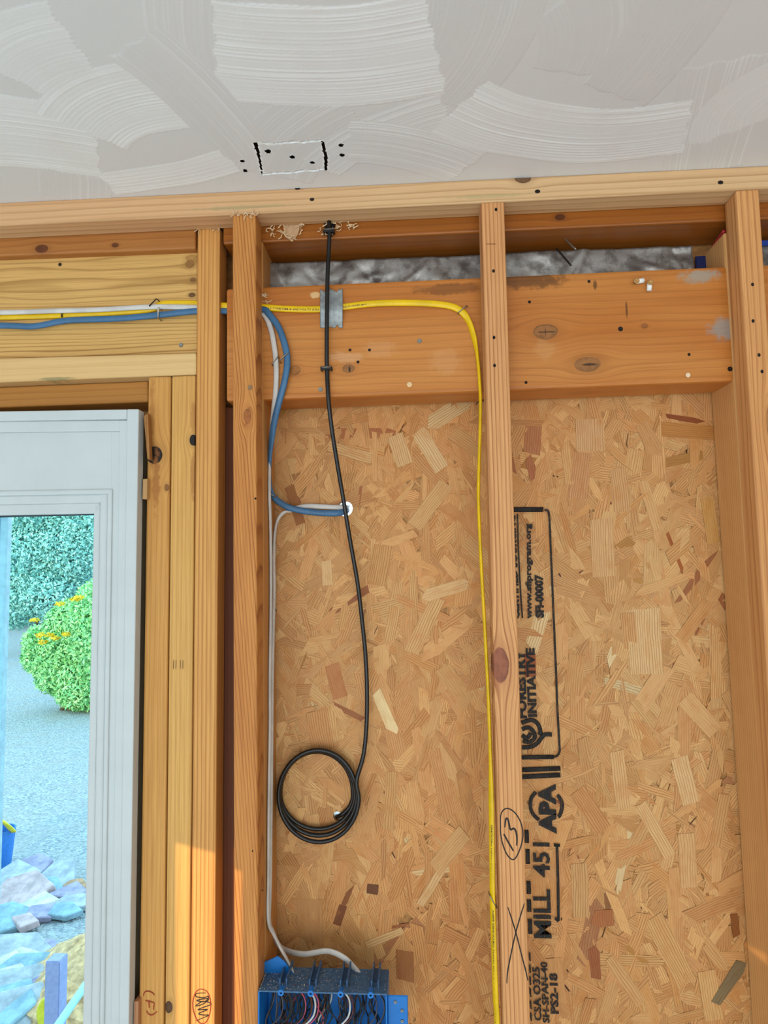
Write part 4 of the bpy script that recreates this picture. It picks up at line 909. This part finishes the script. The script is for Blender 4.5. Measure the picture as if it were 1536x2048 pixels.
    for nm, c, n in cols:
        mt = plain(nm, c, .4, .6 if 'copper' in nm else 0)
        for i in range(n):
            x = r.uniform(.012, Wd - .012) if nm != 'pink_wire' else r.uniform(.035, .085); pts = []; k = 6; dx = r.uniform(-.028, .028)
            for j in range(k):
                t = j / (k - 1); pts.append(L(min(max(x + dx * t + r.uniform(-.007, .007), .006), Wd - .006), .012 + .032 * (1 - t * .5) + r.uniform(-.008, .006), -.006 - (H - .012) * t))
            if r.random() < .3: pts = [L(min(max(x + math.sin(q * 1.1) * .018, .006), Wd - .006), .016 + q * .003, -.012 - .014 * q + .012 * math.cos(q * 1.1)) for q in range(6)]
            rad = .0008 if 'copper' in nm else .0011 if 'white' not in nm else .0015
            link('wire', sweep('wire', spline(pts, 6), rad, rad, (0, 1, 0), 6), mt, wb_, L(Wd / 2, D * .8, -H + .003))
    tag(wb_, 'tangle of black, pink, white and copper wires inside the blue box', 'wires')
gang_box()

# ================================================================== DOOR
VIN = plain('white_door_paint', 'C3C9CA', .42, 0, .03, 10.); RAWJ = wood('raw_jamb', 'z', (0, 0, 0), 'B9AE90', '94886A', .005, contrast=.4); SEAL = plain('dark_gasket', '1E2A30', .6)
droot = empty('door_1', (P(60, 1200, .05).x, .06, 0)); tag(droot, 'white glazed door with moulded frame at the left', 'door', kind='structure')
def vbar(name, xl_t, xr_t, yt, xl_b, xr_b, Y, depth, mat=VIN, bev=.0015):
    """upright from pixel row yt to the floor; xs at yt and at row 2048"""
    q = [P(xl_t, yt, Y), P(xr_t, yt, Y), P(xr_b, 2048, Y), P(xl_b, 2048, Y)]
    for t, bo in ((0, 3), (1, 2)): d = q[bo] - q[t]; q[bo] = q[t] + d * ((q[t].z - .005) / -d.z)
    return link(name, board_me(name, q, depth, bev), mat, droot, (q[3] + q[2]) / 2)
def hbar(name, yl, yr, h, x1, Y, depth, mat=VIN, bev=.0015, x0=-560):
    s = (yr - yl) / x1; q = [P(x0, yl + s * x0, Y), P(x1, yr, Y), P(x1, yr + h, Y), P(x0, yl + h + s * x0, Y)]
    return link(name, board_me(name, q, depth, bev), mat, droot, (q[3] + q[2]) / 2)
vbar('casing_jamb', 254, 277.5, 818, 238, 257.5, .020, .022)
hbar('casing_head', 822.5, 818.5, 19.5, 253.6, .020, .022)
vbar('raw_jamb', 250, 271, 824, 234, 251.5, .0425, .085, RAWJ, .001)
hbar('raw_head', 827, 823, 15, 249, .0425, .085, RAWJ, .001)
vbar('stop_jamb', 239, 255.5, 840, 222, 239.5, .0255, .06); hbar('stop_head', 843, 840, 22, 240, .0255, .06)
# leaf
vbar('stile', 223, 241, 859, 206, 224, .031, .045); hbar('top_rail', 864, 861, 119, 223.6, .031, .045)
vbar('glazing_bead', 214, 224.5, 977, 198, 208, .0275, .03, bev=.003); vbar('glazing_bead', 199, 215.5, 985, 181, 199.5, .031, .03, bev=.004); vbar('glazing_bead', 187, 200.5, 1008, 164.5, 183, .035, .028, bev=.003)
hbar('glazing_bead', 981, 977, 11, 223, .0275, .03, bev=.003); hbar('glazing_bead', 990, 986, 20, 214, .031, .03, bev=.004); hbar('glazing_bead', 1008, 1004, 23, 199.5, .035, .028, bev=.003)
hbar('gasket', 1031.5, 1027, 2.4, 186.5, .0400, .012, SEAL, .0003)
# far side of the opening, out of view
for nm, a, b2, Y, dp, mt in (('casing_jamb', -600, -560, .02, .09, VIN), ('stile', -560, -470, .031, .045, VIN)): vbar(nm, a, b2, 818 if nm[0] == 'c' else 859, a - 30, b2 - 30, Y, dp, mt)
# bar standing behind the glass
vbar('glazing_bar', 1, 15.5, 1024, -31, -17, .066, .014, plain('blue_white_bar', 'DCE4EA', .4)); vbar('glazing_bar', -26, 0.5, 1024, -58, -31.5, .070, .014, plain('blue_bar', 'A8C4DC', .4))
mm, nt, b = new_mat('door_glass'); tr = nt.nodes.new('ShaderNodeBsdfTransparent'); tr.inputs[0].default_value = (.80, .96, 1., 1); gl = nt.nodes.new('ShaderNodeBsdfGlossy'); gl.inputs['Roughness'].default_value = .02
fr = nt.nodes.new('ShaderNodeFresnel'); fr.inputs[0].default_value = 1.12; mx = nt.nodes.new('ShaderNodeMixShader'); nt.links.new(fr.outputs[0], mx.inputs[0]); nt.links.new(tr.outputs[0], mx.inputs[1]); nt.links.new(gl.outputs[0], mx.inputs[2])
nt.links.new(mx.outputs[0], nt.nodes['Material Output'].inputs[0])
q = [P(-480, 1050, .05), P(192, 1022, .05), P(172, 2048, .05), P(-500, 2048, .05)]
for t, bo in ((0, 3), (1, 2)): d = q[bo] - q[t]; q[bo] = q[t] + d * ((q[t].z - .12) / -d.z)
link('pane', board_me('pane', q, .004, 0), mm, droot, (q[2] + q[3]) / 2)
bq = P(100, 2048, .05); lo = Vector((q[3].x - .03, .031, .005)); link('bottom_rail', (lambda bm: (box_bm(bm, (q[3].x - .05, .031, .005), (q[2].x + .03, .076, .16)), bmesh.ops.recalc_face_normals(bm, faces=bm.faces), bm_mesh('bottom_rail', bm))[-1])(bmesh.new()), VIN, droot, (0, .05, .005))
# shims beside the door
SHIM = dict(light='C9A06C', dark='96683A', pitch=.004, contrast=.5)
sh1 = lumber('shim', 'short pale shim block between door and jack stud', [(285.5, 958), (294.5, 957), (293.5, 998), (284.5, 998)], .034, .03, 'z', SHIM, 'shim', .0008)
sh2 = lumber('shim', 'broken splintered shim sticking out beside the top of the door', [(287, 832), (295.5, 826), (300, 920), (294.5, 918)], .030, .012, 'z', dict(SHIM, light='A8733C', dark='70441E'), 'shim', .0008)
sh3 = lumber('shim', 'reddish shim block at the bottom between door and jack stud', [(267.5, 2003), (277, 2003), (276, 2080), (266.5, 2080)], .034, .03, 'z', dict(SHIM, light='B98660', dark='8A5A3A'), 'shim', .0008)

# ================================================================== OUTSIDE, SEEN THROUGH THE DOOR
ZG = -.35
def gravel_mat():
    m, nt, b = new_mat('gravel'); x, y, z = objxyz(nt); v = nt.nodes.new('ShaderNodeTexVoronoi'); v.inputs['Scale'].default_value = 55.; nt.links.new(comb(nt, x, y, z).k, v.inputs['Vector'])
    s = nt.nodes.new('ShaderNodeSeparateXYZ'); nt.links.new(v.outputs['Color'], s.inputs[0]); n = noise(nt, comb(nt, x, y, z), 3., 4, .6)
    c = mixc(nt, E(nt, s.outputs[0]), lin('8E9096'), lin('C9C6C4')); c = mixc(nt, n.step(.4, .65) * .5, c, lin('B4AAA2'))
    setin(nt, b.inputs['Base Color'], c); b.inputs['Roughness'].default_value = .85; bump(nt, b, E(nt, v.outputs['Distance']) * -1., .9, .02); return m
def ground():
    bm = bmesh.new(); nx, ny = 60, 70; rows = []
    for j in range(ny + 1):
        y = .2 + 34.8 * (j / ny) ** 2; row = []
        for i in range(nx + 1):
            x = -30 + 45 * i / nx; rise = max(0, y - 9) * .035
            row.append(bm.verts.new((x, y, ZG + rise + .02 * math.sin(x * 3) * math.sin(y * 2.3))))
        rows.append(row)
    for j in range(ny):
        for i in range(nx): bm.faces.new((rows[j][i], rows[j][i + 1], rows[j + 1][i + 1], rows[j + 1][i]))
    o = link('ground', bm_mesh('ground', bm, True), gravel_mat(), None, (0, 5, ZG)); tag(o, 'grey gravel yard and drive outside the door', 'ground', kind='structure')
ground()
def leaf_mat(name, cols):
    m, nt, b = new_mat(name); an = nt.nodes.new('ShaderNodeAttribute'); an.attribute_name = 'tone'; t = E(nt, an.outputs['Fac'])
    setin(nt, b.inputs['Base Color'], ramp(nt, t, [(i / (len(cols) - 1), lin(c)) for i, c in enumerate(cols)])); b.inputs['Roughness'].default_value = .6
    return m
def leaves(name, blobs, n, size, mat, parent, seed, loc):
    r = np.random.default_rng(seed); V = []; Fc = []; T = []
    wts = np.array([b[3] * b[4] * b[5] for b in blobs]) ** .66; wts = wts / wts.sum()
    for bi, (cx, cy, cz, rx, ry, rz) in enumerate(blobs):
        k = int(n * wts[bi]); d = r.normal(size=(k, 3)); d /= np.linalg.norm(d, axis=1)[:, None]; rad = r.uniform(.72, 1.03, k)[:, None]
        c = np.array((cx, cy, cz)) + d * rad * np.array((rx, ry, rz))
        a = r.normal(size=(k, 3)); a /= np.linalg.norm(a, axis=1)[:, None]; w = np.cross(a, d + .3 * r.normal(size=(k, 3))); w /= np.linalg.norm(w, axis=1)[:, None] + 1e-9
        s = size * r.uniform(.6, 1.4, k)[:, None]; base = len(V) * 4 if False else sum(len(x) for x in V)
        V.append(np.stack([c - a * s, c + w * s * .42, c + a * s, c - w * s * .42], 1).reshape(-1, 3)); i = base + np.arange(k) * 4
        Fc.append(np.stack([i, i + 1, i + 2, i + 3], -1)); T.append(np.repeat(r.random(k), 4))
    V = np.concatenate(V); Fc = np.concatenate(Fc); T = np.concatenate(T)
    me = bpy.data.meshes.new(name); me.vertices.add(len(V)); me.vertices.foreach_set('co', V.ravel()); me.loops.add(Fc.size); me.loops.foreach_set('vertex_index', Fc.ravel()); me.polygons.add(len(Fc))
    me.polygons.foreach_set('loop_start', np.arange(len(Fc)) * 4); me.polygons.foreach_set('loop_total', np.full(len(Fc), 4)); me.update(calc_edges=True)
    at = me.attributes.new('tone', 'FLOAT', 'POINT'); at.data.foreach_set('value', T.astype(np.float32))
    return link(name, me, mat, parent, loc)
BARK = plain('bark', '5A4636', .8, 0, .3, 20.)
def at_dist(px, py, dist):
    d = ray(px, py); return CAM + d * (dist / d.y)
def plant(name, label, cat, blobs_px, dist, n, size, mat, seed, group=None):
    bl = []
    for px, py, rpx, rpy in blobs_px:
        c = at_dist(px, py, dist); k = dist / F; bl.append((c.x, c.y, c.z, rpx * k, max(rpx, rpy) * k * .8, rpy * k))
    base = Vector((np.mean([b[0] for b in bl]), np.mean([b[1] for b in bl]), ZG))
    root = empty(name, base); leaves('foliage', bl, n, size, mat, root, seed, base)
    for i in range(3):
        b0 = bl[i % len(bl)]
        link('stem', sweep('stem', spline([base + Vector((.1 * i - .1, 0, -.02)), base + Vector((.08 * i, .05, (b0[2] - ZG) * .5)), Vector((b0[0], b0[1], b0[2]))], 5), .05, .05, (1, 0, 0), 7), BARK, root, base)
    tag(root, label, cat, group); return root
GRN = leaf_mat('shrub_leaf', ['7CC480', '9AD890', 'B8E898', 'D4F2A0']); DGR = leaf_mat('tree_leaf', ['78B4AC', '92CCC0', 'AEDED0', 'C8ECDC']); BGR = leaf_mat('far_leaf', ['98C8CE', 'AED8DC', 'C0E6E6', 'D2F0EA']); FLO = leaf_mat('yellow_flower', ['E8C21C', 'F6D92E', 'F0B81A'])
sh = plant('flowering_shrub', 'bright green shrub with yellow flowers outside by the drive', 'shrub', [(150, 1270, 70, 70), (185, 1350, 75, 70), (120, 1320, 40, 50), (215, 1260, 80, 110), (70, 1290, 22, 40), (150, 1230, 45, 35), (118, 1350, 48, 40), (172, 1388, 60, 32), (84, 1312, 40, 40)], 10.2, 42000, .034, GRN, 21)
bl = [at_dist(a, b2, 9.55) for a, b2 in ((150, 1198), (158, 1195), (120, 1208), (80, 1270), (86, 1284), (112, 1276), (132, 1268), (100, 1270), (70, 1240))]
leaves('blossom', [(p.x, p.y, p.z, .07, .05, .03) for p in bl], 500, .026, FLO, sh, 5, Vector(sh['_loc']))
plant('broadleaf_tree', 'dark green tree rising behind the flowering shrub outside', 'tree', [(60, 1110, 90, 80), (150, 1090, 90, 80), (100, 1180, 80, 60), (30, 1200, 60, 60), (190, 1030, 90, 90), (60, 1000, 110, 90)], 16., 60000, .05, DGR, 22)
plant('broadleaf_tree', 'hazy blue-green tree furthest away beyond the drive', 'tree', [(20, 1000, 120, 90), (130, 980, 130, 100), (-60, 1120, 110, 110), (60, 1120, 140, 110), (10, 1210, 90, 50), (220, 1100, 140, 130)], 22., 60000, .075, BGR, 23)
# rubble slabs, each its own stone
SLATE = []
for nm, c in (('slate_grey', 'B4B0B4'), ('slate_violet', 'A898AE'), ('slate_pink', 'CCA8A6'), ('slate_cream', 'D8CAB2'), ('slate_blue', '98AEBA'), ('slate_rust', 'BC8C68')): SLATE.append(plain(nm, c, .8, 0, .22, 18., .4))
def stone(px, py, L, Wd, th, yaw, tilt, roll, mat, label, lift=.0):
    r = random.Random(int(px * 31 + py)); c = PZ(px, py, ZG + .04 + lift); n = r.randint(4, 6); bm = bmesh.new(); out = []
    for i in range(n):
        a = 2 * math.pi * (i + r.uniform(-.25, .25)) / n; out.append((math.cos(a) * L / 2 * r.uniform(.85, 1.12), math.sin(a) * Wd / 2 * r.uniform(.85, 1.12)))
    t = [bm.verts.new((x, y, th / 2 + r.uniform(-.1, .1) * th)) for x, y in out]; u = [bm.verts.new((x * 1.04, y * 1.04, -th / 2)) for x, y in out]
    bm.faces.new(t); bm.faces.new(u[::-1])
    for i in range(n): j = (i + 1) % n; bm.faces.new((t[i], u[i], u[j], t[j]))
    bmesh.ops.recalc_face_normals(bm, faces=bm.faces); bmesh.ops.bevel(bm, geom=list(bm.edges), offset=th * .12, segments=1, affect='EDGES')
    M = Matrix.Translation(c) @ Matrix.Rotation(math.radians(yaw), 4, 'Z') @ Matrix.Rotation(math.radians(tilt), 4, 'X') @ Matrix.Rotation(math.radians(roll), 4, 'Y'); me = bm_mesh('stone_slab', bm); me.transform(M)
    o = link('stone_slab', me, mat, None, c); tag(o, label, 'stone', 'rubble slabs outside the door')
ST = [(30, 1752, .30, .22, .07, 10, 12, -4, 0, 'grey slab at the back left of the rubble outside'), (70, 1735, .20, .16, .06, 30, 20, 0, 1, 'violet slab at the back of the rubble outside'), (108, 1762, .24, .20, .06, -20, 24, 8, 0, 'pale angular slab, back middle of the rubble'), (35, 1792, .34, .22, .08, 8, 26, -6, 2, 'large pinkish slab across the rubble outside'),
      (95, 1785, .14, .14, .05, 40, 30, 0, 4, 'bright blue stone amid the rubble'), (136, 1786, .20, .12, .06, 25, 18, 4, 1, 'lavender stone at the right of the rubble'), (150, 1807, .24, .09, .05, 12, 12, 0, 0, 'long thin grey stone at the right of the rubble'), (60, 1812, .32, .10, .05, 24, 20, -8, 3, 'long cream stone slanting across the rubble'),
      (85, 1826, .18, .10, .05, 60, 24, 0, 1, 'upright grey violet stone beside the cream stone'), (132, 1823, .20, .08, .05, 4, 20, 0, 4, 'flat blue-grey stone beside the gravel patch'), (12, 1840, .20, .15, .07, 30, 24, 0, 4, 'blue block at the left edge of the rubble'), (50, 1845, .18, .09, .05, -14, 14, 0, 2, 'small pink stone above the gravel patch'),
      (150, 1775, .13, .09, .04, 10, 16, 0, 5, 'rusty small stone near the door edge'), (22, 1912, .34, .20, .06, 6, 20, 4, 0, 'broad pale slab below the gravel patch'), (42, 1918, .22, .08, .04, 26, 24, 0, 3, 'cream sliver lying on the broad pale slab'), (45, 1950, .34, .16, .07, 10, 26, -6, 4, 'squared blue-grey slab with a brown lower edge'),
      (10, 1948, .20, .16, .07, -10, 20, 0, 3, 'cream rounded stone at the lower left edge'), (20, 1990, .34, .22, .08, 14, 22, 0, 0, 'big grey slab low in the rubble'), (66, 1995, .26, .14, .06, 48, 30, 0, 1, 'violet-grey slab leaning beside the post'), (40, 2030, .28, .18, .07, 20, 28, 0, 0, 'grey slab lowest in the rubble by the door'), (5, 2030, .24, .2, .08, 0, 20, 0, 4, 'blue-grey slab in the lower left corner'),
      (80, 1900, .16, .10, .05, 0, 10, 0, 1, 'small violet stone behind the post')]
for a in ST: stone(a[0], a[1], a[2] * 1.25, a[3] * 1.6, a[4] * .8, a[5], a[6], a[7], SLATE[a[8]], a[9], .02 if a[1] > 1900 else 0.)
# straw-coloured dirt heap, post, pipe, bucket
def heap():
    c = PZ(190, 1975, ZG); r = np.random.default_rng(8); bm = bmesh.new(); rows = []
    for j in range(15):
        row = []
        for i in range(28):
            a = 2 * math.pi * i / 28; k = j / 14; rr = .42 * k * (1 + .12 * math.sin(3 * a) + .05 * r.normal()); row.append(bm.verts.new((c.x + rr * math.cos(a), c.y + rr * math.sin(a), ZG + .24 * (1 - k ** 1.5) + (.02 * r.random() if j < 14 else -.03))))
        rows.append(row)
    for j in range(14):
        for i in range(28): bm.faces.new((rows[j][i], rows[j + 1][i], rows[j + 1][(i + 1) % 28], rows[j][(i + 1) % 28]))
    o = link('dirt_heap', bm_mesh('dirt_heap', bm), plain('straw_dirt', 'D8A878', .9, 0, .35, 26., .9), None, (c.x, c.y, ZG)); tag(o, 'heap of orange-brown dirt and straw outside by the door', 'dirt heap')
heap()
c = PZ(104, 2300, ZG); tpz = P(104, 1914, c.y)
bm = bmesh.new(); box_bm(bm, (c.x - .028, c.y - .03, ZG), (c.x + .028, c.y + .03, tpz.z)); bmesh.ops.recalc_face_normals(bm, faces=bm.faces); bmesh.ops.bevel(bm, geom=list(bm.edges), offset=.004, segments=2, affect='EDGES')
post = link('short_post', bm_mesh('short_post', bm), plain('violet_grey_paint', 'A8A4CC', .6, 0, .08), None, (c.x, c.y, ZG)); tag(post, 'lavender-grey square post standing outside low beside the dirt heap', 'post')
pa, pb = at_dist(108, 2062, 2.35), at_dist(178, 1960, 2.5)
pp = link('plastic_pipe', sweep('plastic_pipe', [pa + (pa - pb) * .35, pa, (pa + pb) / 2, pb, pb + (pb - pa) * .4], .014, .014, (0, 1, 0), 14), plain('pale_blue_pipe', 'BFE4EA', .4, 0, .05), None, pa); tag(pp, 'pale blue pipe leaning diagonally outside at the door bottom', 'pipe')
c = PZ(-4, 1732, ZG); bk = empty('bucket', c); v = []; f = []
for k_, (rr, zz) in enumerate(((.085, .0), (.11, .26), (.10, .26), (.078, .01))):
    for i in range(20): a = 2 * math.pi * i / 20; v.append((c.x + rr * math.cos(a), c.y + rr * math.sin(a), ZG + zz))
for k_ in range(3):
    for i in range(20): j = (i + 1) % 20; f.append((k_ * 20 + i, k_ * 20 + j, k_ * 20 + 20 + j, k_ * 20 + 20 + i))
f.append(tuple(range(60, 80))); link('pail', mesh('pail', v, f), plain('blue_pail', '2F78C8', .5), bk, c)
link('lid_flap', sweep('lid_flap', spline([c + Vector((-.09, -.04, .33)), c + Vector((0, -.07, .36)), c + Vector((.07, -.06, .33)), c + Vector((.12, -.02, .25))], 5), .045, .012, (0, .3, 1), 8), plain('yellow_flap', 'F4D020', .5), bk, c); tag(bk, 'blue bucket with a yellow flap at the left edge of the glass', 'bucket')
c = PZ(84, 2046, ZG + .1); yl = link('plastic_scrap', sweep('plastic_scrap', spline([c + Vector((0, 0, -.05)), c + Vector((.01, -.01, 0)), c + Vector((-.005, 0, .05)), c + Vector((.012, 0, .10))], 5), [.012 + .012 * math.sin(i / 15 * 3.14) for i in range(16)], .004, (0, 1, 0), 8), plain('yellow_scrap', 'F0D428', .5), None, c); tag(yl, 'small yellow scrap beside the lavender post outside', 'scrap')
for o in list(bpy.data.objects):
    for k_ in ('_loc', '_y'):
        if k_ in o: del o[k_]
